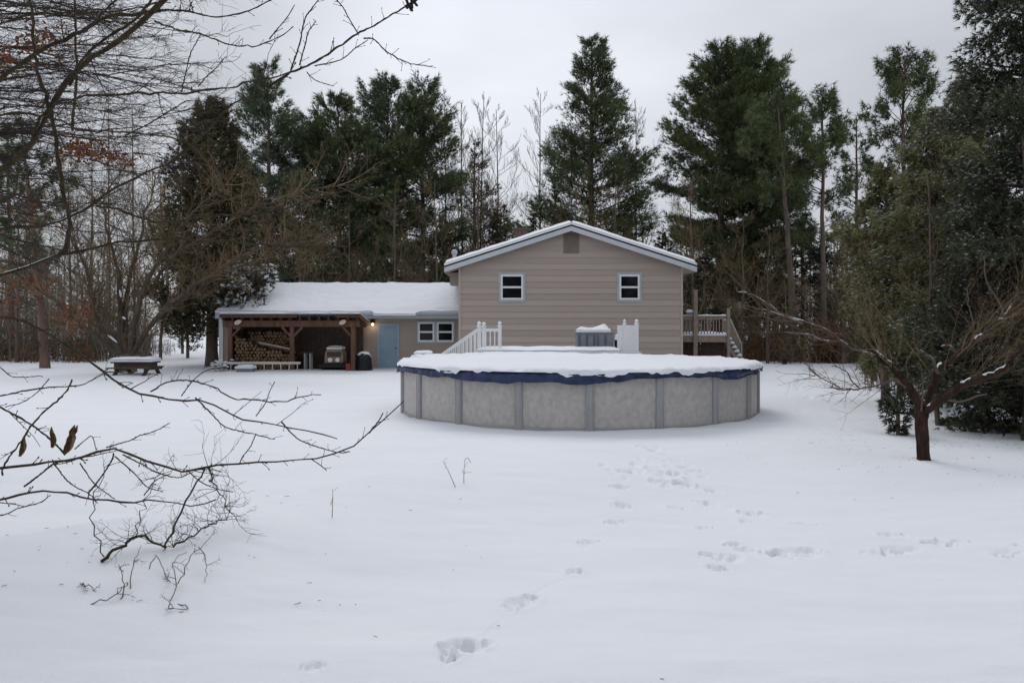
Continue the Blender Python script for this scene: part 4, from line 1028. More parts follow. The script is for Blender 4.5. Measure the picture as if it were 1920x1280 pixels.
# cedar left of the shelter
b = base_at(397, 42)
conifer('cedar', 'bronze green cedar with snowy low boughs standing left of the shelter', b, ht(192, 42, b), 1.7,
        [(0, 2.4), (.12, 3.1), (.35, 3.0), (.6, 2.4), (.8, 1.7), (.93, .9), (1, .25)], 'bronze_cedar_sprays', 131, whorl=.36, nb=7, e0=-.1, e1=1.15, dens=24, tuft=.28, bw=.05, nbl=8,
        spread=.55, up=.5, inner=.4, flat=.2, lat=.28, curve=.3, trunk_r=.30, snow=.05, jit=.65, bark='bark', tintc=.42)
# its low snow-laden bough reaching over the shelter roof
b = base_at(455, 41)
conifer('cedar', 'small cedar loaded with snow, its boughs lying over the shelter roof', b, 4.7, 2.3, [(0, 1.3), (.4, 1.8), (.8, 1.0), (1, .3)], 'bronze_cedar_sprays', 132, whorl=.3, nb=6, e0=-.1, e1=.8, dens=20,
        tuft=.28, bw=.055, nbl=8, spread=.6, up=.25, inner=.3, flat=.18, trunk_r=.10, snow=.5, snow_len=.9, snow_w=2.4, bark='bark', lean=(.9, -1.2))
# small young tree far left of the cedar trunk
b = base_at(352, 52)
conifer('young_spruce', 'thin young spruce on the far snow left of the cedar trunk', b, 4.2, .6, [(0, .9), (.3, .9), (.7, .6), (1, .1)], 'dark_spruce_needles', 133, whorl=.4, nb=5, dens=10, trunk_r=.09, snow=.1, bark='bark')

# right: olive hemlock/cedar and the big dark hemlock
HM = dict(whorl=.26, nb=7, e0=-.12, e1=.75, dens=36, tuft=.17, bw=.034, nbl=9, spread=.55, up=-.15, inner=.3, flat=.10, lat=.30, curve=-.08, jit=.62, tipc=.9)
b = base_at(1752, 20.5)
conifer('hemlock', 'olive hemlock dusted with snow right of the slender pines', b, ht(205, 20.5, b), .95,
        [(0, 1.3), (.12, 2.0), (.35, 1.9), (.55, 1.5), (.75, .95), (.9, .5), (1, .12)], 'olive_hemlock_sprays', 141, gap=.14, trunk_r=.16, snow=.62, snow_len=.55, snow_w=.7, snow_m='frost', bark='bark', **{**HM, 'e1': .9, 'dens': 54, 'tuft': .15, 'bw': .026, 'nbl': 10})
b = base_at(1660, 22.5)
conifer('hemlock', 'shorter yellowish hemlock at the left edge of the dark evergreens', b, ht(300, 22.5, b), 1.7,
        [(0, .8), (.2, 1.3), (.5, 1.2), (.8, .6), (1, .1)], 'olive_hemlock_sprays', 142, trunk_r=.10, snow=.22, snow_len=.55, snow_w=.7, snow_m='frost', bark='bark', **{**HM, 'dens': 34, 'gap': .12})
b = base_at(1950, 15.2)
conifer('hemlock', 'huge dark hemlock filling the right edge of the yard', b, 11.5, .25,
        [(0, 1.5), (.10, 2.15), (.3, 1.95), (.44, 1.75), (.6, 1.4), (.7, 1.05), (1, .1)], 'dark_hemlock_sprays', 143, gap=.16, trunk_r=.26, snow=.26, snow_len=.55, snow_w=.7, snow_m='frost', bark='bark', **{**HM, 'dens': 64, 'tuft': .13, 'bw': .019, 'nbl': 11})
b = base_at(1850, 16.8)
conifer('hemlock', 'dark hemlock sapling crowding in front of the huge hemlock', b, 5.2, .1,
        [(0, 1.1), (.2, 1.35), (.5, 1.1), (.8, .6), (1, .1)], 'dark_hemlock_sprays', 144, trunk_r=.07, snow=.34, snow_len=.55, snow_w=.7, snow_m='frost', bark='bark', **{**HM, 'dens': 46, 'tuft': .15, 'bw': .028})
b = base_at(1684, 15.2)
conifer('young_hemlock', 'little hemlock growing low behind the apple tree trunk', b, 1.0, .12, [(0, .2), (.3, .36), (.7, .26), (1, .05)], 'dark_hemlock_sprays', 145, trunk_r=.02, snow=.05, bark='bark',
        **{**HM, 'whorl': .12, 'dens': 60, 'tuft': .11, 'bw': .022})
# darker evergreens that close the wood behind the deck
dark = [(1320, 53, 470, 'squat spruce directly behind the side deck'), (1420, 55, 500, 'squat spruce under the tiered pines'), (1600, 54, 420, 'dense spruce behind the straight slender trunk'),
        (1680, 40, 380, 'dense spruce behind the yellowish hemlock'), (1790, 33, 250, 'dense spruce behind the olive hemlock'), (1880, 28, 130, 'dense spruce behind the huge hemlock'),
        (1240, 62, 430, 'spruce showing over the right roof slope'), (1000, 64, 400, 'spruce behind the house ridge beside the chimney'), (940, 66, 380, 'spruce behind the left roof slope'), (830, 64, 420, 'spruce just left of the main roof eave'), (1505, 60, 400, 'shaded spruce between the two slender trunks')]
for k, (px, d, top, lab) in enumerate(dark):
    b = base_at(px, d); h = ht(top, d, b)
    conifer('spruce', 'dark ' + lab, b, h, .6, [(0, .22 * h + .6), (.2, .25 * h + .6), (.6, .15 * h + .4), (1, .15)], 'dark_spruce_needles', 160 + k, whorl=.55, nb=6, e0=-.15, e1=.5, dens=11, tuft=.36, bw=.065, nbl=7, up=.1,
            flat=.12, trunk_r=.16, snow=.03 if px < 1200 else .015, group='dark spruces closing the wood', tintc=.4)

# bare hardwoods
def grow(tb, p, d, L, r, lev, rng, K=5, up=.25, nch=(7, 6, 5), ang=(.7, .8, .8), lr=(.55, .5, .5), wob=.12, minr=.006, start=.25):
    pts = [np.array(p, float)]; d = norm(np.array(d, float))
    for k in range(K - 1):
        d = norm(d + rng.normal(0, wob, 3) + np.array([0, 0, up * .25])); pts.append(pts[-1] + d * L / (K - 1))
    pts = np.array(pts); tt = np.linspace(0, 1, K)
    tb.add(pts, np.maximum(minr * .6, r * (1 - .8 * tt)), 6 if r > .05 else (4 if r > .015 else 3), rng.random())
    if lev >= len(nch): return
    n = nch[lev]; n = int(n * rng.uniform(.75, 1.3))
    for i in range(n):
        t = start + (1 - start) * (i + rng.random()) / n; t = min(t, .98)
        j = t * (K - 1); a = int(min(j, K - 2)); q = pts[a] + (pts[a + 1] - pts[a]) * (j - a); td = norm(pts[a + 1] - pts[a])
        s = norm(np.cross(td, rng.normal(0, 1, 3)))
        nd = td * math.cos(ang[lev]) + s * math.sin(ang[lev] * rng.uniform(.75, 1.25))
        grow(tb, q, nd, L * lr[lev] * rng.uniform(.6, 1.15) * (1.15 - .6 * t), max(minr, r * (1 - .75 * t) * .5), lev + 1, rng, 4 if lev else 5, up, nch, ang, lr, wob, minr, .15)
def hardwood(px, d, top, label, seed, m='twig', trunk_r=.13, name='bare_tree', group='bare hardwoods at the wood edge', lean=(0, 0), base=None, L1=.45, **k):
    rng = np.random.default_rng(seed); b = base or base_at(px, d); h = ht(top, d, b)
    root = thing(name, label, 'tree', b, group)
    K = 9; tt = np.linspace(0, 1, K)
    tp = np.stack([b[0] + lean[0] * tt + np.cumsum(rng.normal(0, .05, K)), b[1] + lean[1] * tt + np.cumsum(rng.normal(0, .05, K)), b[2] - .2 + h * tt], 1)
    tb = Tubes(); tb.add(tp, trunk_r * (1 - .9 * tt) + .01, 8, .6); tb.build('trunk', M['bark'], root)
    tb = Tubes()
    n1 = k.pop('n1', 20); lo = k.pop('lo', .3)
    for i in range(n1):
        t = lo + (.98 - lo) * (i + rng.random()) / n1; j = t * (K - 1); a = min(int(j), K - 2); q = tp[a] + (tp[a + 1] - tp[a]) * (j - a)
        az = rng.uniform(0, 6.28); e = rng.uniform(.35, 1.05)
        grow(tb, q, (math.cos(az) * math.cos(e), math.sin(az) * math.cos(e), math.sin(e)), h * L1 * (1.1 - t) * rng.uniform(.6, 1.1) + .3, trunk_r * (1 - .85 * t) * .5, 0, rng, minr=.0034 * d / 20, **k)
    tb.build('crown', M[m], root)
    return root
bt = [(838, 66, 185, 'slender bare birch, leftmost of those above the left eave'), (872, 64, 190, 'bare birch second in the row above the left eave'), (905, 65, 178, 'tall bare birch midway between the pine cluster and the gable'), (935, 67, 200, 'bare birch just left of the chimney'),
      (1015, 66, 170, 'bare birch close to the left side of the tallest pine'), (1040, 63, 240, 'short bare birch against the left boughs of the tallest pine'), (1195, 64, 195, 'bare birch close to the right side of the tallest pine')]
for k, (px, d, top, lab) in enumerate(bt):
    hardwood(px, d, top, lab, 300 + k, 'twig_grey', .11, 'bare_birch', 'bare birches behind the house', n1=40, L1=.32, lo=.2, nch=(7, 5), ang=(.5, .6), lr=(.5, .5), up=.7, wob=.09)
ht_list = [(1080, 52, 330, 'brown twiggy tree before the tallest pine, left one', 'twig'), (1150, 53, 320, 'brown twiggy tree before the tallest pine, right one', 'twig'), (560, 50, 330, 'brown bare tree above the left part of the wing roof', 'twig'),
           (650, 51, 380, 'brown bare tree above the middle of the wing roof', 'twig'), (745, 50, 350, 'brown bare tree above the blue door', 'twig'), (820, 51, 330, 'brown bare tree above the wing windows', 'twig'), (900, 53, 300, 'brown bare tree rising from behind the left roof slope', 'twig'),
           (1300, 46, 330, 'thin bare tree beside the tall deck post', 'twig'), (1390, 47, 400, 'thin bare tree right of the side deck stair', 'twig'), (1440, 45, 430, 'low bare tree left of the leaning pine', 'twig'), (1580, 44, 400, 'bare tree right of the straight slender pine', 'twig'), (1640, 30, 330, 'tan bare sapling before the yellowish hemlock', 'twig'),
           (1760, 17, 300, 'tall bare sapling in front of the olive hemlock', 'twig'), (300, 50, 330, 'grey bare tree left of the cedar', 'twig_grey'), (255, 56, 200, 'tall grey bare tree behind the picnic table', 'twig_grey'), (170, 54, 230, 'grey bare tree left of the picnic table', 'twig_grey'),
           (130, 48, 300, 'grey bare tree right of the scraggly pine', 'twig_grey'), (30, 46, 320, 'grey bare tree at the left edge of the lawn', 'twig_grey'), (340, 60, 250, 'distant bare tree at the far snow gap', 'twig_grey'), (420, 58, 300, 'bare tree directly behind the cedar', 'twig_grey'),
           (205, 62, 160, 'tallest bare tree behind the left branches', 'twig_grey')]
for k, (px, d, top, lab, m) in enumerate(ht_list):
    hardwood(px, d, top, lab, 340 + k, m, .10 if d > 25 else .045, n1=19 if 480 < px < 960 else 26, L1=.46, lo=.15, nch=(9, 7), ang=(.65, .8), lr=(.5, .5), up=.3)

# ------------------------------------------------------------------ the near bare tree whose limbs reach in from the left
nrng = np.random.default_rng(77)
US5 = np.linspace(0, 1, 5)
def spur(tb, q, td, L, r, rng, twig=False):
    """a short knobbly spur or a longer side twig"""
    s = norm(np.cross(td, rng.normal(0, 1, 3))); a = rng.uniform(.5, 1.1)
    d = norm(td * math.cos(a) + s * math.sin(a) + np.array([0, 0, .25]))
    w = q + d * L * US5[:, None] + (norm(rng.normal(0, 1, 3)) * L * .13)[None] * (US5 ** 2)[:, None] + rng.normal(0, L * .02, (5, 3)) * US5[:, None]
    tb.add(w, r * (1 - .5 * US5), 5, rng.random())
    if not twig or rng.random() < .5:   # bud at the tip
        t2 = norm(w[-1] - w[-2]); e = np.stack([w[-1] - t2 * r, w[-1] + t2 * r * .6, w[-1] + t2 * r * 2.0, w[-1] + t2 * r * 4.2])
        tb.add(e, [r * .5, r * 1.25, r * 1.2, r * .25], 5, rng.random())
    if twig:
        for k in range(int(L / .07)):
            t = rng.uniform(.15, .97); j = t * 4; i = min(int(j), 3); p = w[i] + (w[i + 1] - w[i]) * (j - i)
            spur(tb, p, norm(w[i + 1] - w[i]), rng.uniform(.012, .045), max(.0012, r * .6), rng)
def limb(root, name, pts, d0, d1, r0, r1, m='bark_near', spurs=9, twigs=2.2, seed=0, wig=.006, tw_len=(.10, .32), snow=False, dmid=0, rk=1.0):
    """pts: photo pixels; depth runs d0 -> d1 along the limb; r in photo pixels; spurs, twigs per metre"""
    rng = np.random.default_rng(seed + 1000)
    p = np.array(pts, float); s = np.concatenate([[0], np.cumsum(np.linalg.norm(np.diff(p, axis=0), axis=1))]); s /= s[-1]
    dd = d0 + (d1 - d0) * s + dmid * np.sin(np.pi * s)
    W = np.array([P(x, y, d) for (x, y), d in zip(p, dd)])
    W = resample(W, 40)
    Ln0 = np.linalg.norm(np.diff(W, axis=0), axis=1).sum(); wig = wig * min(1.0, Ln0 / 1.6) ** 1.3
    W[1:-1] += np.cumsum(rng.normal(0, 1, (38, 3)), 0) * wig * .25 + rng.normal(0, wig * .35, (38, 3))
    dm = (d0 + d1) / 2; u = np.linspace(0, 1, 40)
    R = rk * (r0 + (r1 - r0) * u ** .8) * dm / F
    R = R * (1 + .13 * rng.normal(0, 1, 40))
    tb = Tubes(); tb.add(W, R, 8, .5)
    Ln = np.linalg.norm(np.diff(W, axis=0), axis=1).sum()
    for k in range(int(Ln * spurs)):
        j = rng.uniform(1, 38.5); i = int(j); q = W[i] + (W[i + 1] - W[i]) * (j - i)
        spur(tb, q, norm(W[i + 1] - W[i]), rng.uniform(.015, .06), max(.0016, min(.0035, R[i] * .5)), rng)
    for k in range(int(Ln * twigs)):
        j = rng.uniform(4, 38.5); i = int(j); q = W[i] + (W[i + 1] - W[i]) * (j - i)
        spur(tb, q, norm(W[i + 1] - W[i]), rng.uniform(*tw_len), max(.002, min(.004, R[i] * .55)), rng, True)
    o = tb.build(name, M[m], root)
    if snow:
        K = 40; V = []; nrm = 3
        off = np.array([0, 0, 1.0]) * (R * .75)[:, None]
        g = (fbm(np.arange(40) / 3.0 + seed, np.zeros(40), seed, 2) > -.12)
        tbs = Tubes()
        g[int(40 * (snow if snow is not True else 1)):] = False
        i = 0
        while i < 40:
            if g[i]:
                j = i
                while j < 39 and g[j + 1]: j += 1
                if j - i >= 2:
                    seg_ = resample((W + off)[i:j + 1], 8); rr = np.minimum(np.interp(np.linspace(i, j, 8), np.arange(40), R) * .62, .028)
                    rr[[0, -1]] *= .2; tbs.add(seg_, rr, 6, .5)
                i = j + 1
            else: i += 1
        if tbs.g: tbs.build('snow', M['snow_bit'], o)
    return W
near = thing('bare_tree', 'near bare fruit tree at the left edge, knobbly limbs reaching over the snow', 'tree', (-4.6, 4.9, G(-4.6, 4.9)))
tb = Tubes(); tt = np.linspace(0, 1, 12)
tw = resample([(-4.6, 4.9, -.3), (-4.55, 4.95, .6), (-4.45, 4.9, 1.3), (-4.5, 4.85, 2.2), (-4.3, 4.8, 3.4), (-4.35, 4.8, 4.6), (-4.1, 4.7, 5.8)], 12)
tb.add(tw, .15 * (1 - .75 * tt), 10, .5); tb.build('trunk', M['bark_near'], near)
LB = [
 # upper limbs
 ([(-420, 560), (-200, 470), (-60, 365), (0, 318), (60, 262), (92, 196), (140, 132), (190, 100), (255, 50), (300, 15), (340, -30)], 4.9, 4.2, 9, 6.0, 6, 1.0),
 ([(-420, 330), (-160, 240), (0, 142), (70, 95), (118, 73), (190, 35), (250, 26), (300, 20)], 4.9, 4.4, 8, 4.6, 6, 1.4),
 ([(300, 20), (350, 24), (400, 33), (440, 30), (480, 18), (512, -2)], 4.4, 4.2, 2.6, 1.3, 12, .8),
 ([(60, 262), (75, 225), (100, 196), (150, 185), (200, 178), (300, 174), (420, 168), (455, 158), (510, 148), (545, 135)], 4.5, 3.9, 3.6, 2.0, 7, 1.0),
 ([(500, 165), (545, 138), (590, 120), (640, 88), (668, 68), (705, 50), (740, 30), (772, 8)], 3.95, 3.7, 3.6, 1.8, 13, .4),
 ([(682, 72), (700, 72), (722, 92), (748, 108), (775, 118), (812, 124)], 3.75, 3.6, 1.7, 1.0, 22, 0),
 ([(545, 132), (562, 80), (570, 38), (585, 15), (600, -5)], 3.9, 3.8, 2.0, 1.1, 22, 0),
 ([(562, 122), (572, 85), (578, 60), (592, 40)], 3.88, 3.8, 1.8, 1.0, 24, 0),
 ([(672, 66), (655, 35), (645, 15), (628, -5)], 3.75, 3.7, 1.5, 1.0, 20, 0),
 ([(590, 124), (640, 112), (665, 92), (690, 75)], 3.85, 3.8, 1.5, 1.0, 16, 0),
 ([(575, 135), (590, 150), (605, 156), (625, 162)], 3.9, 3.85, 1.2, .8, 14, 0),
 ([(290, 40), (330, 55), (372, 62), (400, 72), (430, 81), (480, 82), (505, 73), (535, 60), (550, 50)], 4.3, 4.0, 2.2, 1.1, 18, .4),
 ([(505, 74), (525, 50), (540, 32), (553, 10)], 4.05, 4.0, 1.5, .9, 18, 0),
 ([(340, 172), (345, 150), (356, 105), (365, 85), (378, 63)], 4.1, 4.0, 1.6, 1.0, 14, 0),
 ([(372, 162), (385, 148), (405, 130), (424, 107)], 4.05, 4.0, 1.4, .9, 14, 0),
 ([(-300, 250), (-80, 225), (0, 222), (50, 220), (110, 232), (170, 254), (230, 255), (300, 262), (345, 268)], 4.7, 4.2, 4.5, 1.8, 8, 1.6),
 ([(235, 254), (280, 232), (320, 208), (345, 193), (372, 190)], 4.3, 4.1, 1.8, 1.0, 12, 1.2),
 ([(55, -10), (62, 40), (66, 100), (80, 160), (96, 220), (106, 280), (112, 330), (122, 390), (130, 420), (118, 470), (105, 482)], 4.6, 4.5, 3.6, 6.0, 5, 1.2),
 ([(-420, 700), (-150, 560), (0, 515), (60, 498), (105, 478), (170, 463), (220, 452), (290, 447), (350, 447), (450, 452), (560, 460), (650, 462)], 4.9, 4.3, 6.5, 1.4, 8, 1.5),
 ([(-300, 470), (-100, 438), (0, 430), (75, 426), (118, 412), (160, 390), (200, 360), (250, 335), (320, 302), (370, 265), (420, 212), (450, 190), (500, 170)], 4.8, 4.0, 6.0, 2.0, 6, 1.2),
 ([(180, 386), (220, 392), (260, 402), (310, 410), (400, 400), (500, 394), (580, 372), (640, 355), (690, 338)], 4.5, 3.9, 3.0, 1.2, 8, 1.8),
 ([(300, -20), (250, 40), (200, 70), (160, 105), (130, 160)], 4.6, 4.5, 3.2, 4.0, 6, 1.2),
 ([(-60, 70), (0, 48), (60, 30), (140, 22), (230, 22), (320, 6)], 4.7, 4.4, 3.5, 1.6, 8, 2.0),
 ([(160, 60), (205, 10), (240, -20)], 4.5, 4.4, 2.6, 1.8, 8, 1),
 ([(140, 0), (142, 80), (146, 140), (140, 200), (136, 245)], 5.4, 5.3, 2.6, 3.2, 4, 1.0),
 # lower limbs
 ([(-400, 500), (-120, 560), (0, 592), (45, 600), (100, 628), (160, 664), (210, 697), (262, 726), (310, 740), (345, 743), (372, 741), (405, 752), (445, 772), (500, 786), (545, 795), (590, 801), (620, 812), (632, 822)], 4.9, 4.1, 6.5, 1.2, 10, .6),
 ([(282, 734), (320, 714), (360, 715), (395, 725), (420, 737), (445, 749), (490, 752), (530, 755), (560, 749), (580, 745), (602, 740)], 4.3, 4.1, 1.9, 1.1, 14, .4),
 ([(340, 742), (360, 715), (385, 695), (420, 688)], 4.28, 4.2, 1.4, .9, 8, 0),
 ([(366, 745), (395, 776), (420, 800), (450, 808), (480, 813), (515, 823)], 4.25, 4.1, 1.7, 1.0, 14, 0),
 ([(480, 813), (470, 835), (458, 852), (449, 868)], 4.15, 4.2, 1.2, 1.1, 8, 0),
 ([(480, 780), (498, 755), (505, 735), (515, 715)], 4.15, 4.1, 1.2, .8, 8, 0),
 ([(527, 790), (550, 815), (570, 828), (600, 838), (640, 848), (655, 846)], 4.1, 3.95, 1.5, 1.1, 16, .6),
 ([(-420, 900), (-150, 890), (0, 875), (60, 868), (118, 861), (165, 850), (200, 840), (235, 846), (290, 864), (340, 880), (380, 876), (440, 868), (500, 864), (560, 860), (600, 858), (640, 846), (670, 830), (700, 806), (725, 785), (757, 752)], 4.9, 3.9, 6.0, 1.2, 9, 1.0),
 ([(692, 812), (705, 795), (712, 785), (718, 774)], 3.95, 3.9, 1.6, 1.2, 18, 0),
 ([(585, 861), (600, 872), (612, 882)], 4.0, 3.95, 1.3, .9, 8, 0),
 ([(-420, 960), (-100, 948), (0, 925), (45, 914), (110, 916), (165, 925), (225, 931), (300, 931), (340, 938), (370, 935), (405, 936)], 4.8, 4.1, 5.0, 1.4, 8, .8),
 ([(165, 925), (190, 893), (210, 862), (213, 850)], 4.35, 4.3, 2.0, 1.6, 8, 0),
 ([(45, 912), (70, 893), (95, 872), (108, 865)], 4.5, 4.45, 2.2, 1.8, 8, 0),
 ([(100, 868), (130, 905), (165, 925), (183, 943)], 4.45, 4.3, 1.6, 1.0, 10, .5),
 ([(150, 868), (175, 903), (205, 928), (215, 935)], 4.4, 4.3, 1.5, 1.0, 10, .5),
 ([(215, 855), (250, 885), (275, 912), (305, 922)], 4.3, 4.2, 1.5, 1.0, 14, .5),
 ([(270, 928), (290, 900), (318, 888)], 4.25, 4.2, 1.5, 1.0, 14, .5),
 ([(350, 880), (375, 902), (405, 915), (437, 921)], 4.15, 4.05, 1.4, 1.0, 14, .5),
 ([(230, 852), (262, 868), (300, 888), (335, 895), (362, 885)], 4.35, 4.2, 1.6, 1.1, 16, .5),
 ([(200, 838), (235, 828), (262, 816), (290, 808), (318, 793)], 4.4, 4.3, 1.5, 1.0, 16, .8),
 ([(140, 842), (158, 826), (172, 818), (180, 842)], 4.45, 4.4, 1.3, .9, 8, 0),
 ([(0, 742), (40, 734), (95, 725), (135, 722), (160, 718), (185, 704), (202, 692)], 4.7, 4.5, 1.8, 1.1, 12, .4),
 ([(135, 712), (120, 740), (85, 772), (60, 800), (45, 825), (20, 860), (5, 890)], 4.6, 4.5, 1.6, 2.0, 12, .8),
 ([(-40, 745), (0, 763), (40, 785), (80, 812), (105, 835), (122, 852)], 4.7, 4.5, 2.4, 1.8, 12, .8),
 ([(92, 710), (70, 735), (40, 755), (10, 763)], 4.65, 4.7, 1.2, 1.0, 10, 0),
 ([(-60, 985), (0, 966), (35, 953), (70, 945), (95, 928)], 4.5, 4.3, 2.0, 1.1, 10, .4),
 ([(-40, 680), (0, 690), (20, 705), (40, 707), (80, 706)], 4.8, 4.6, 1.4, .9, 8, 0),
]
for k, (pts, d0, d1, r0, r1, sp, twg) in enumerate(LB):
    limb(near, 'limb', pts, d0, d1, r0, r1, 'bark_near', sp * 1.1, twg * 1.5 + .3, seed=k, snow=(.55 if k in (18, 19) else False), dmid=.15 * math.sin(k * 2.1), wig=.010, rk=.72 if r0 > 3 else .85)
# bud cluster at the end of the highest limb
mb = MB()
for k in range(7):
    c = P(772 + nrng.normal(0, 4), 8 + nrng.normal(0, 4), 3.7); a = nrng.normal(0, .012, 3) + [0, 0, .01]
    mb.bar(c - a, c + a, .011, .008)
mb.build('bud_cluster', M['twig_dark'], near)
# three curled dead leaves still hanging on
def curled_leaf(px, py, L, tilt, seed):
    r = np.random.default_rng(seed); c = P(px, py, 4.4); nu, nv = 9, 7; V = []
    for i in range(nu):
        u = i / (nu - 1); wd = L * .25 * math.sin(math.pi * min(1, .08 + u * .9)) ** .7
        for j in range(nv):
            v = j / (nv - 1) * 2 - 1; an = v * 2.0 + .8 * u
            p = np.array([wd * .55 * math.sin(an) + .06 * L * math.sin(u * 5), wd * .55 * math.cos(an), (u - .5) * L]) + r.normal(0, L * .012, 3)
            ct, st = math.cos(tilt), math.sin(tilt); V.append(c + np.array([p[0] * ct + p[2] * st, p[1], -p[0] * st + p[2] * ct]))
    q = [(i * nv + j, (i + 1) * nv + j, (i + 1) * nv + j + 1, i * nv + j + 1) for i in range(nu - 1) for j in range(nv - 1)]
    np_obj('dead_leaf', np.array(V), [np.array(q)], M['tan_leaves'], near, smooth=True, tint=r.random(len(q)) * .7)
curled_leaf(98, 820, .115, .02, 1); curled_leaf(131, 824, .17, .42, 2); curled_leaf(42, 836, .12, .3, 3); curled_leaf(142, 806, .06, .5, 4)

# second tree behind it: layered fine dark twigs, some rusty leaves
def twig_spray(tb, a, b_, rng, r0, n, tl, droop=.0, K=8, fan=.5):
    a = np.array(a, float); b_ = np.array(b_, float); u = np.linspace(0, 1, K)[:, None]
    L = np.linalg.norm(b_ - a); W = a + (b_ - a) * u + np.array([0, 0, 1]) * (.10 * L * np.sin(u * 3.1)) * rng.uniform(-.4, 1.0) - np.array([0, 0, 1]) * droop * u ** 2
    W[1:] += np.cumsum(rng.normal(0, .022 * L, (K - 1, 3)), 0) * .5
    tb.add(W, r0 * (1 - .8 * u[:, 0]), 5, rng.random())
    for k in range(n):
        t = rng.uniform(.1, .99); j = t * (K - 1); i = min(int(j), K - 2); q = W[i] + (W[i + 1] - W[i]) * (j - i); td = norm(W[i + 1] - W[i])
        hz = norm(np.cross(td, [0, 0, 1.0])) * rng.choice([-1, 1]); d = norm(td * math.cos(fan) + hz * math.sin(fan) * rng.uniform(.3, 1.3) + rng.normal(0, .12, 3))
        l = tl * rng.uniform(.4, 1.1) * (1.1 - .5 * t); w = q + d * l * US5[:, None] + rng.normal(0, .06 * l, (5, 3)) * US5[:, None] - np.array([0, 0, rng.normal(.0, .18) * l]) * (US5 ** 2)[:, None]
        tb.add(w, max(.003, r0 * .35) * (1 - .7 * US5), 3, rng.random())
        for m_ in range(int(4 + 7 * l)):
            t2 = rng.uniform(.1, 1); q2 = w[0] + (w[-1] - w[0]) * t2; d2 = norm(norm(w[-1] - w[0]) + rng.normal(0, .5, 3)); l2 = rng.uniform(.10, .36)
            tb.add(q2 + d2 * l2 * US5[:, None] + rng.normal(0, .012, (5, 3)) * US5[:, None], .0026 * (1 - .4 * US5), 3, rng.random())
beech = thing('beech_tree', 'fine-twigged beech with rusty leaves behind the near left limbs', 'tree', (-8.8, 10.0, G(-8.8, 10.0)))
br = np.random.default_rng(9); tb = Tubes(); tt = np.linspace(0, 1, 10)
tb.add(resample([(-8.8, 10, -.3), (-8.7, 10, 2), (-8.75, 10.1, 5), (-8.5, 10.2, 8), (-8.4, 10.1, 11)], 10), .14 * (1 - .8 * tt), 9, .5); tb.build('trunk', M['bark'], beech)
tb = Tubes()
for k in range(66):
    d = br.uniform(8.6, 11.5); y0 = br.uniform(-160, 330); py1 = y0 + br.uniform(-40, 70)
    x1 = br.uniform(120, 470) * (1 if y0 < 230 else .62)
    twig_spray(tb, P(-330 + br.normal(0, 20), y0 + 40, 10.0), P(x1, py1, d), br, .016, 17, 1.1, .15)
for k in range(14):
    d = br.uniform(8.8, 11); y0 = br.uniform(330, 520); twig_spray(tb, P(-330, y0 - 30, 10), P(br.uniform(60, 240), y0 + br.uniform(-30, 40), d), br, .014, 12, .9, .2)
tb.build('crown', M['twig_dark'], beech)
Vs = []; Fs = []; Ts = []; n = 0
for cx, cy, sx_, sy_, cnt, dd in [(78, 70, 26, 14, 150, 9.0), (20, 115, 30, 14, 60, 9.0), (150, 275, 26, 14, 170, 9.2), (190, 292, 26, 8, 110, 9.2), (232, 302, 14, 6, 40, 9.2), (5, 105, 12, 12, 50, 9), (10, 560, 16, 26, 90, 9.4), (70, 535, 22, 12, 60, 9.4), (125, 590, 14, 18, 60, 9.6), (158, 582, 10, 18, 70, 9.6), (40, 390, 26, 20, 50, 9.5)]:
    for k in range(cnt):
        p = P(br.normal(cx, sx_), br.normal(cy, sy_), dd + br.normal(0, .35)); l = br.uniform(.035, .07)
        d = norm(br.normal(0, 1, 3) + [0, 0, -.7]); s = norm(np.cross(d, br.normal(0, 1, 3))) * l * .36; nn = np.cross(d, s)
        Vs += [p, p + d * l * .5 + s + nn * .3, p + d * l, p + d * l * .5 - s + nn * .3]; Fs += [(n, n + 1, n + 2), (n, n + 2, n + 3)]; t_ = br.random(); Ts += [t_, t_]; n += 4
np_obj('leaves', np.array(Vs), [np.array(Fs)], M['dead_leaves'], beech, tint=Ts)

# ------------------------------------------------------------------ old apple tree on the right
ax, ay = ground_at(1733, 862); AD = ay
apple = thing('apple_tree', 'old reddish-barked apple tree forking low on the right lawn', 'tree', (ax, ay, G(ax, ay)))
tb = Tubes(); K = 12; u = np.linspace(0, 1, K)
W = resample([P(1734, 885, AD), P(1732, 850, AD), P(1730, 820, AD), P(1727, 795, AD), P(1729, 768, AD)], K)
R = np.array([15, 13.5, 12.5, 12, 12, 12, 12.5, 12.5, 12.5, 12.5, 13, 11.5]) * AD / F
W = resample(W, 60); R = np.interp(np.linspace(0, 1, 60), np.linspace(0, 1, 12), R) * .85
tb.add(W, R, 28, .5); V_, F_, T_ = tb.arrays()
ax_ = np.array([np.interp(V_[:, 2], W[:, 2], W[:, k]) for k in range(2)]).T; dv = V_[:, :2] - ax_; an_ = np.arctan2(dv[:, 1], dv[:, 0])
kk = 1 + .22 * fbm(np.cos(an_) * 2.2 + 5, V_[:, 2] * 3 + np.sin(an_) * 2.2, 3, 4) + .10 * np.sin(an_ * 3 + V_[:, 2] * 2) + .35 * np.exp(-np.maximum(V_[:, 2] - G(ax, ay), 0) / .06) * (.6 + .4 * np.sin(an_ * 4))
V_[:, :2] = ax_ + dv * kk[:, None]
np_obj('trunk', V_, F_, M['bark_red'], apple, smooth=True, tint=T_)
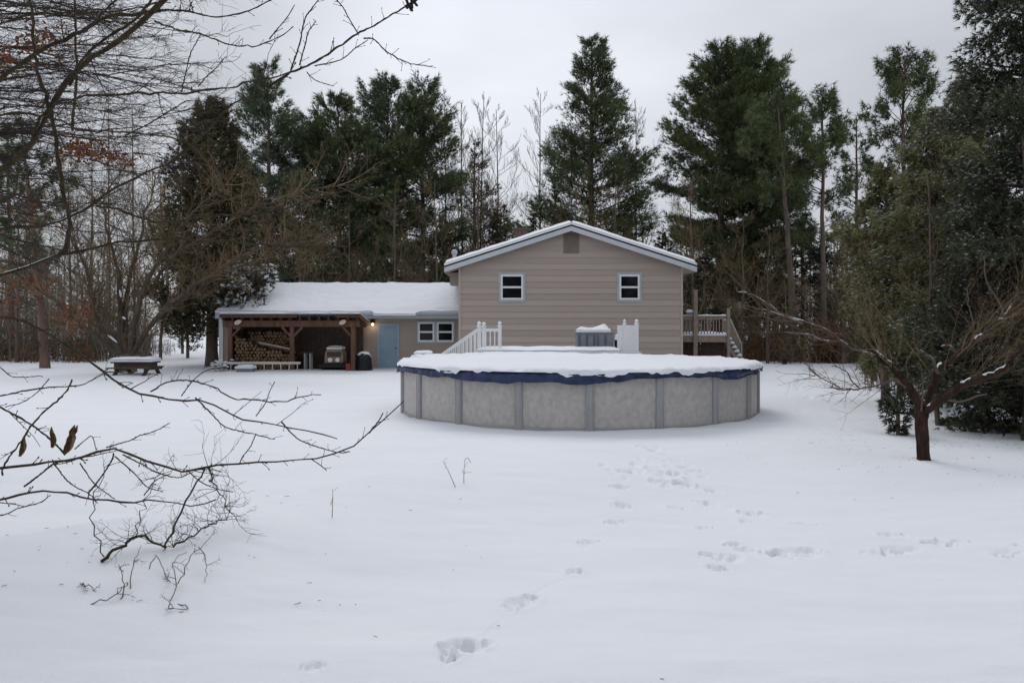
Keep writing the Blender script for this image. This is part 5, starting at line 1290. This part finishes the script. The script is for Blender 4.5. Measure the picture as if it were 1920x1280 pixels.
AL = [
 ([(1730, 782), (1716, 752), (1702, 727), (1688, 706), (1669, 685), (1650, 667), (1631, 652)], 0, .35, 11, 5.5, 3, 1.6, True),
 ([(1640, 663), (1622, 662), (1596, 655), (1570, 638), (1548, 624), (1510, 608), (1478, 597), (1430, 585), (1385, 578)], .3, -.2, 2.6, 1.0, 4, 2.2, True),
 ([(1575, 640), (1545, 637), (1515, 627), (1470, 622)], .2, -.1, 2.4, 1.4, 4, 2.0, True),
 ([(1505, 606), (1470, 588), (1440, 565), (1410, 548), (1380, 540)], 0, -.4, 2.0, 1.2, 4, 2, True),
 ([(1732, 780), (1744, 742), (1754, 712), (1762, 695), (1790, 668), (1822, 648), (1850, 622), (1885, 592), (1900, 570)], .05, .7, 9.5, 2.4, 3, 1.6, True),
 ([(1758, 700), (1752, 680), (1742, 668), (1718, 655)], .2, .1, 3.2, 1.6, 4, 2, True),
 ([(1790, 668), (1789, 655), (1778, 648), (1765, 650)], .4, .4, 2.2, 1.3, 4, 1, True),
 ([(1734, 776), (1758, 752), (1785, 737), (1808, 722), (1840, 710), (1872, 697), (1888, 680), (1902, 660), (1925, 636)], -.05, -.5, 8.5, 4.0, 3, 1.6, True),
 ([(1770, 748), (1800, 752), (1830, 742), (1850, 738)], -.1, -.3, 2.6, 1.4, 4, 1, False),
 ([(1700, 726), (1680, 713), (1655, 722), (1630, 726), (1605, 729), (1580, 727), (1562, 722)], .1, .2, 2.8, 1.2, 4, 3.0, False),
 ([(1612, 728), (1598, 715), (1590, 700), (1575, 690), (1560, 686)], .15, .3, 1.6, .9, 4, 3.0, False),
 ([(1650, 722), (1655, 700), (1645, 690), (1640, 685)], .1, .2, 1.5, .9, 4, 3.0, False),
 ([(1575, 726), (1545, 712), (1525, 700), (1515, 690)], .2, .4, 1.3, .8, 4, 3.5, False),
 ([(1728, 770), (1730, 740), (1729, 705), (1725, 680)], -.1, -.2, 1.8, 1.0, 4, 1.0, False),
 ([(1698, 722), (1702, 700), (1700, 680), (1712, 655)], .1, .3, 2.0, 1.0, 4, 2, False),
 ([(1885, 595), (1870, 560), (1850, 520), (1845, 480)], .7, .9, 2.0, 1.0, 4, 2, False),
 ([(1820, 650), (1825, 615), (1815, 580), (1808, 540)], .5, .7, 1.8, .9, 4, 2, False),
]
for k, (pts, o0, o1, r0, r1, sp, twg, sn) in enumerate(AL):
    limb(apple, 'limb', pts, AD + o0, AD + o1, r0, r1, 'bark_red' if r0 > 5 else 'bark', sp * .5, twg * 1.3, seed=200 + k, wig=.03 if r0 > 5 else .022, tw_len=(.25, .8), snow=sn, rk=.9)
# thin shoots of the crown against the wood
tb = Tubes(); ar = np.random.default_rng(31)
for px, py, dr, n_ in [(1640, 660, (-.8, 0, .5), 7), (1560, 632, (-.9, .1, .3), 7), (1480, 598, (-.8, 0, .4), 6), (1590, 725, (-.7, 0, .1), 10), (1640, 722, (-.5, .1, -.1), 8), (1800, 660, (.4, .2, .9), 6), (1850, 625, (.5, 0, .8), 6), (1880, 690, (.6, -.2, .4), 6), (1720, 660, (-.3, 0, .9), 5), (1530, 705, (-.6, .2, .05), 8)]:
    for k in range(n_):
        q = P(px + ar.normal(0, 12), py + ar.normal(0, 5), AD + ar.normal(.1, .2))
        grow(tb, q, np.array(dr) + ar.normal(0, .35, 3), ar.uniform(.35, .85), .006, 1, ar, minr=.0026, nch=(7, 5), up=.1, wob=.2)
for k in range(80):
    px, py = ar.choice([0, 1, 2, 3], p=[.14, .22, .36, .28]), 0
    (x0, y0), (x1, y1) = [((1640, 662), (1400, 580)), ((1690, 705), (1640, 660)), ((1755, 705), (1895, 580)), ((1780, 738), (1920, 640))][int(px)]
    t = ar.random(); q = P(x0 + (x1 - x0) * t, y0 + (y1 - y0) * t, AD + ar.normal(.15, .3)); dr = np.array([(x1 - x0) / 200, ar.normal(0, .5), abs(ar.normal(.75, .4))])
    grow(tb, q, dr, ar.uniform(.8, 2.1), .0042, 0, ar, minr=.0016, nch=(6, 4), up=.25, wob=.16, lr=(.5, .5), ang=(.6, .7))
tb.build('shoots', M['twig'], apple)

# ------------------------------------------------------------------ fallen branch, half-buried twigs, weeds
fx, fy = ground_at(195, 1050)
fallen = thing('fallen_branch', 'dark fallen branch lying half buried in snow at lower left', 'branch', (fx, fy, G(fx, fy)))
fr = np.random.default_rng(3)
def gp(px, py, h=0):
    x, y = ground_at(px, py); return np.array([x, y, G(x, y) + h])
def gline(tb, pts, r0, r1, n=14, wig=.012):
    W = resample([gp(a, b_, c) if len(q) == 3 else gp(a, b_) for q in pts for (a, b_, c) in [(q + (0.02,))[:3]]], n)
    W[1:-1] += fr.normal(0, wig, (n - 2, 3)); W[:, 2] = np.maximum(W[:, 2], base_g(W[:, 0], W[:, 1]) - .01)
    tb.add(W, np.linspace(r0, r1, n), 6, fr.random()); return W
tb = Tubes()
def fuzz(W, n, l, tbk, up=.5):
    for k in range(n):
        i = fr.integers(0, len(W)); q = W[i]
        grow(tbk, q, fr.normal(0, 1, 3) * [1, .8, .4] + [.3, 0, up], fr.uniform(*l), .0032, 1, fr, minr=.0017, nch=(6, 5), up=.0, wob=.25)
W1 = gline(tb, [(190, 1056, .0), (212, 1048, .05), (240, 1040, .10), (262, 1026, .10), (285, 1032, .05), (310, 1035, .02)], .014, .007); fuzz(W1[4:], 16, (.15, .35), tb)
W2 = gline(tb, [(310, 1032, .01), (318, 1050, .2), (335, 1060, .38), (360, 1070, .62), (385, 1075, .80)], .009, .006, 12)
W3 = gline(tb, [(325, 1034, .02), (360, 1024, .06), (385, 1016, .10), (405, 1004, .14), (425, 1000, .12)], .008, .004); fuzz(W3, 26, (.15, .4), tb, .8)
W4 = gline(tb, [(385, 1075, .80), (398, 1050, .62), (410, 1030, .45), (425, 1015, .30), (440, 1000, .15)], .007, .003); fuzz(W4, 22, (.15, .42), tb, .1)
W5 = gline(tb, [(195, 1052, .02), (186, 1046, .08), (176, 1040, .22), (174, 1040, .36), (178, 1042, .5), (195, 1044, .66), (212, 1046, .8)], .005, .0025); fuzz(W5, 4, (.08, .2), tb)
W6 = gline(tb, [(250, 1030, .08), (262, 1030, .26), (280, 1032, .45), (300, 1034, .6), (330, 1036, .66)], .0045, .0022); fuzz(W6, 8, (.1, .3), tb)
tb.build('wood', M['bark_near'], fallen)
for lab, P0 in (('thin dead twigs poking through snow below the fallen branch', [[(318, 1130, .0), (330, 1115, .08), (322, 1100, .16), (330, 1085, .12), (350, 1065, .1)], [(333, 1110, .05), (350, 1090, .12), (375, 1068, .16), (392, 1062, .2)], [(330, 1132, .0), (345, 1138, .02), (352, 1148, .02), (318, 1148, .02)], [(280, 1080, .04), (295, 1068, .10), (305, 1085, .05), (320, 1100, .02)], [(372, 1064, .14), (385, 1075, .1), (384, 1098, .02)]]),
                ('sparse dead twigs in the snow at far lower left', [[(150, 1102, .02), (165, 1108, .03), (185, 1112, .0)], [(226, 1125, .0), (232, 1110, .05), (222, 1092, .12)], [(244, 1108, .0), (250, 1088, .1), (265, 1066, .16)], [(170, 1135, .0), (200, 1132, .03), (225, 1122, .04), (240, 1108, .05)]])):
    q0 = gp(*P0[0][0][:2]); o = thing('buried_twigs', lab, 'twigs', q0); tb = Tubes()
    for pl_ in P0:
        W = gline(tb, pl_, .0042, .0022, 12, .008); fuzz(W[2:], 3, (.06, .16), tb, .4)
    tb.build('twigs', M['twig_grey'], o)
for k, (px, py, h, lab) in enumerate([(622, 978, .26, 'single dry weed stalk standing in the snow left of centre'), (858, 918, .30, 'leaning dry weed stalk, left one of the pair before the pool'), (870, 912, .28, 'upright dry weed stalk with bent tip, right one of the pair before the pool'), (755, 910, .07, 'tiny bent dry stem arching out of the snow')]):
    q = gp(px, py); o = thing('weed_stalk', lab, 'weed', q, 'dry weed stalks in the snow'); tb = Tubes(); wr = np.random.default_rng(k + 50)
    if k == 3: tb.add(resample([q, q + [.03, 0, .06], q + [.06, 0, .03], q + [.09, 0, -.01]], 8), .004, 4, .8)
    else:
        tip = q + [(-.16 if k == 1 else .01), 0, h]; tb.add(resample([q - [0, 0, .05], (q + tip) / 2 + wr.normal(0, .008, 3), tip], 8), np.linspace(.0045, .002, 8), 4, .7)
        for j in range(5):
            a = q + (tip - q) * wr.uniform(.45, 1); tb.add(a + (wr.normal(0, .03, 3) + [0, 0, .03]) * US5[:, None], .0018, 3, .8)
        if k == 2: tb.add(resample([tip, tip + [.03, 0, .03], tip + [.07, 0, -.03]], 6), .003, 4, .8)
    tb.build('stem', M['twig_grey'], o)
hp = gp(417, 692); o = thing('brush_heap', 'low brush heap dusted with snow at the left end of the ladder', 'brush heap', (X(416, 37), 37, 0)); tb = Tubes(); hr = np.random.default_rng(8)
for k in range(60):
    a = np.array([X(hr.uniform(396, 434), 37), 37 + hr.uniform(-.4, .5), hr.uniform(.05, .4)]); tb.add(a + (hr.normal(0, .3, 3) * [1, .7, .35]) * US5[:, None], .014 * (1 - .6 * US5), 4, hr.random())
tb.build('sticks', M['twig_dark'], o)
Vs = []; Fs = []
for k in range(34):
    a = np.array([X(hr.uniform(400, 434), 37), 37 + hr.uniform(-.5, .3), hr.uniform(.2, .52)]); s = hr.uniform(.06, .16); n = len(Vs)
    Vs += [a + [-s, -s * .5, 0], a + [s, -s * .6, -.02], a + [s * .8, s, 0], a + [-s, s * .8, 0], a + [0, 0, s * .5]]; Fs += [(n, n + 1, n + 4), (n + 1, n + 2, n + 4), (n + 2, n + 3, n + 4), (n + 3, n, n + 4)]
tag(np_obj('snow', np.array(Vs), [np.array(Fs)], M['snow_bit'], o), kind='stuff')

# ------------------------------------------------------------------ undergrowth and the far wood (uncountable)
ur = np.random.default_rng(21)
def brush(name, label, boxes, m, seed, leaf=None, leaf_n=0):
    r = np.random.default_rng(seed); tb = Tubes(); Vs = []; Fs = []; Ts = []; nn = 0
    for (xa, xb, d0, d1, h0, h1, n_) in boxes:
        for k in range(n_):
            d = r.uniform(d0, d1); x = X(r.uniform(xa, xb), d); z = G(x, d); h = r.uniform(h0, h1); a = r.normal(0, .28, 2)
            p = np.array([x, d, z - .05]) + np.stack([a[0] * h * US5 ** 1.4, a[1] * h * US5 ** 1.4, h * US5], 1); p[1:] += r.normal(0, .03 * h, (4, 3))
            tb.add(p, (.008 + .006 * h) * (1 - .75 * US5), 3, r.random())
            for j in range(int(3 + 3 * h)):
                i = r.integers(1, 5); dd = norm(r.normal(0, 1, 3) + [0, 0, .5]); l = r.uniform(.25, .5) * h ** .6
                tb.add(p[i] + dd * l * US5[:, None] + r.normal(0, .03, (5, 3)), .008 * (1 - .6 * US5), 3, r.random())
            for j in range(leaf_n):
                c = p[r.integers(0, 5)] + r.normal(0, .25, 3); c[2] = max(c[2], z + .05); l = r.uniform(.06, .15); e = norm(r.normal(0, 1, (2, 3))) * l
                Vs += [c, c + e[0], c + e[1]]; Fs.append((nn, nn + 1, nn + 2)); Ts.append(r.random()); nn += 3
    o = tb.build(name, M[m], None); tag(o, label, 'undergrowth', kind='stuff')
    if leaf_n: np_obj('leaves', np.array(Vs), [np.array(Fs)], M[leaf], o, tint=Ts)
    return o
brush('undergrowth', 'brown leafless undergrowth along the wood edge right of the deck', [(1290, 1460, 47, 54, .8, 2.6, 420), (1440, 1760, 44, 52, .6, 2.4, 700), (1620, 1900, 26, 36, .6, 2.4, 420)], 'twig', 1)
brush('rusty_brush', 'rusty-leaved brush at the foot of the slender pines', [(1520, 1700, 45, 48, .4, 2.2, 230), (1400, 1500, 47, 50, .4, 1.4, 60)], 'twig', 2, 'dead_leaves', 60)
brush('undergrowth', 'grey-brown undergrowth behind the picnic table on the left', [(-120, 285, 47, 60, .9, 3.6, 1500), (285, 330, 56, 66, .4, 1.4, 60)], 'twig_grey', 3)
brush('rusty_brush', 'rusty-leaved brush under the trees at the far left', [(-60, 180, 45, 50, .4, 2.2, 140)], 'twig', 4, 'dead_leaves', 18)
def far_wood():
    r = np.random.default_rng(5); tb = Tubes()
    for k in range(620):
        a = r.uniform(-46, 46); d = r.uniform(95, 150)
        if -26.5 < a < -21 and r.random() < .8: continue
        x = d * math.tan(math.radians(a)); z = G(x, d); h = r.uniform(7, 15)
        p = np.array([x, d, z - .2]) + np.stack([r.normal(0, .5) * US5, 0 * US5, h * US5], 1); tb.add(p, .16 * (1 - .8 * US5) + .02, 4, r.random())
        for j in range(26):
            t = r.uniform(.12, 1); q = p[0] + (p[-1] - p[0]) * t; e = norm(np.array([r.normal(), r.normal(), r.uniform(.2, 1.3)])); l = h * .26 * (1.15 - t) + .5
            w = q + e * l * US5[:, None] + r.normal(0, .15, (5, 3)) * US5[:, None]; tb.add(w, .045 * (1 - .6 * US5), 3, r.random())
            for m_ in range(3):
                e2 = norm(e + r.normal(0, .6, 3)); q2 = w[r.integers(1, 5)]; tb.add(q2 + e2 * l * .5 * US5[:, None], .03, 3, r.random())
    o = tb.build('far_wood', M['twig_grey'], None); tag(o, 'distant grey leafless wood beyond the yard', 'wood', kind='stuff')
far_wood()

# ------------------------------------------------------------------ old spreading tree behind the picnic table
sb_ = base_at(238, 36.5)
spread = thing('spreading_tree', 'old many-stemmed bare tree with snow in its fork behind the picnic table', 'tree', sb_, None)
sr = np.random.default_rng(64); D0 = 36.5
tb = Tubes(); tb.add(resample([P(240, 705, D0), P(239, 680, D0), P(236, 664, D0)], 6), np.array([.42, .40, .38, .37, .36, .30]), 10, .5); tb.build('trunk', M['bark'], spread)
tw = Tubes(); sn = Tubes()
for pts, o1, r0 in [([(234, 668), (216, 640), (190, 612), (176, 570), (160, 500), (120, 420)], -.8, 9), ([(238, 666), (226, 610), (224, 540), (210, 460), (190, 380)], .5, 9), ([(242, 666), (250, 620), (262, 560), (300, 480), (360, 400), (430, 340)], -1.5, 8.5),
                    ([(240, 666), (232, 590), (250, 500), (270, 420), (290, 330)], 1.5, 7.5), ([(246, 668), (275, 620), (330, 560), (400, 510), (480, 470), (580, 440)], -3.0, 8), ([(232, 668), (190, 640), (130, 590), (70, 540), (10, 500)], -2, 7),
                    ([(262, 560), (330, 480), (420, 420), (520, 370), (640, 350)], -3.5, 5), ([(300, 590), (380, 535), (470, 490), (550, 462), (620, 448)], -3.5, 4.0)]:
    u_ = np.linspace(0, 1, len(pts)); W = resample([P(a, b_, D0 + o1 * t) for (a, b_), t in zip(pts, u_)], 14); W[1:] += sr.normal(0, .06, (13, 3))
    R = np.linspace(r0 * .72, .9, 14) * D0 / F; 
    t1 = Tubes(); t1.add(W, R, 7, .5); t1.build('limb', M['bark_dark'], spread)
    for k in range(46):
        j = sr.uniform(1.5, 12.9); i = int(j); q = W[i] + (W[i + 1] - W[i]) * (j - i); td = norm(W[i + 1] - W[i]); s_ = norm(np.cross(td, sr.normal(0, 1, 3)))
        grow(tw, q, td * .7 + s_ * .8 + [0, 0, .1], sr.uniform(.9, 2.6), .024, 0, sr, minr=.008, nch=(7, 5), up=.35, wob=.2, lr=(.5, .5))
tw.build('crown', M['twig'], spread)
for pts in [[(196, 622), (208, 634), (220, 644)], [(236, 600), (229, 596)], [(253, 620), (250, 634)], [(228, 560), (224, 545)]]:
    sn.add(resample([P(a, b_ - 2, D0 - .25) for a, b_ in pts], 6), [.01, .05, .055, .05, .04, .01], 7, .5)
tag(sn.build('snow', M['snow_bit'], spread), kind='stuff')

# ------------------------------------------------------------------ unseen spruces added behind the viewpoint to shade the nearest snow
for k, (x, y, h) in enumerate([(-5.5, -5.5, 13), (-.5, -6.2, 15), (4.5, -5.6, 14), (9.0, -3.5, 12)]):
    b = (x, y, G(x, y))
    conifer('spruce', ['dark spruce behind the viewpoint, near the left bare tree', 'tallest dark spruce behind the viewpoint', 'dark spruce behind the viewpoint, right of the tallest', 'dark spruce at the right end of the row behind the viewpoint'][k], b, h, .5,
            [(0, 2.6), (.2, 2.9), (.6, 1.8), (1, .15)], 'dark_spruce_needles', 400 + k, whorl=.6, nb=6, e0=-.15, e1=.5, dens=12, tuft=.4, bw=.10, nbl=7, up=.1, trunk_r=.16, group='spruces behind the viewpoint')
b = base_at(1795, 26)
conifer('cedar', 'narrow frosted cedar top between the tufted pine and the huge hemlock', b, ht(150, 26, b), .8, [(0, 1.6), (.2, 1.8), (.6, 1.3), (.85, .8), (1, .12)], 'olive_hemlock_sprays', 420, whorl=.3, nb=7, e0=-.1, e1=1.0, dens=26, tuft=.2, bw=.036, nbl=8,
        spread=.55, up=.2, inner=.35, flat=.12, lat=.28, curve=.1, trunk_r=.14, snow=.3, snow_len=.55, snow_w=.7, snow_m='frost', bark='bark', jit=.6, tipc=.6)

# needles, bark flakes and bits of twig dropped on the snow under the trees
dr_ = np.random.default_rng(44); tb = Tubes()
for (cx, cy, sx_, sy_, n_) in [(ax, ay, 1.6, 1.2, 130), (8.2, 14.0, 2.0, 1.6, 240), (-3.2, 5.6, 1.3, 1.0, 70), (-3.0, 7.4, .9, .7, 60), (X(397, 40), 39.5, 2.5, 1.5, 120)]:
    for k in range(n_):
        x, y = cx + dr_.normal(0, sx_), cy + dr_.normal(0, sy_)
        if y < 2: continue
        a = dr_.uniform(0, 6.28); l = dr_.uniform(.008, .04) * (1 if dr_.random() < .85 else 2.5); p = np.array([x, y, G(x, y) + .012])
        tb.add(p + np.array([math.cos(a), math.sin(a), dr_.normal(0, .12)]) * l * np.linspace(-.5, .5, 3)[:, None], .0022, 3, dr_.random())
tag(tb.build('tree_litter', M['twig'], None), 'fine dark needles and twig bits scattered on the snow under the trees', 'litter', kind='stuff')
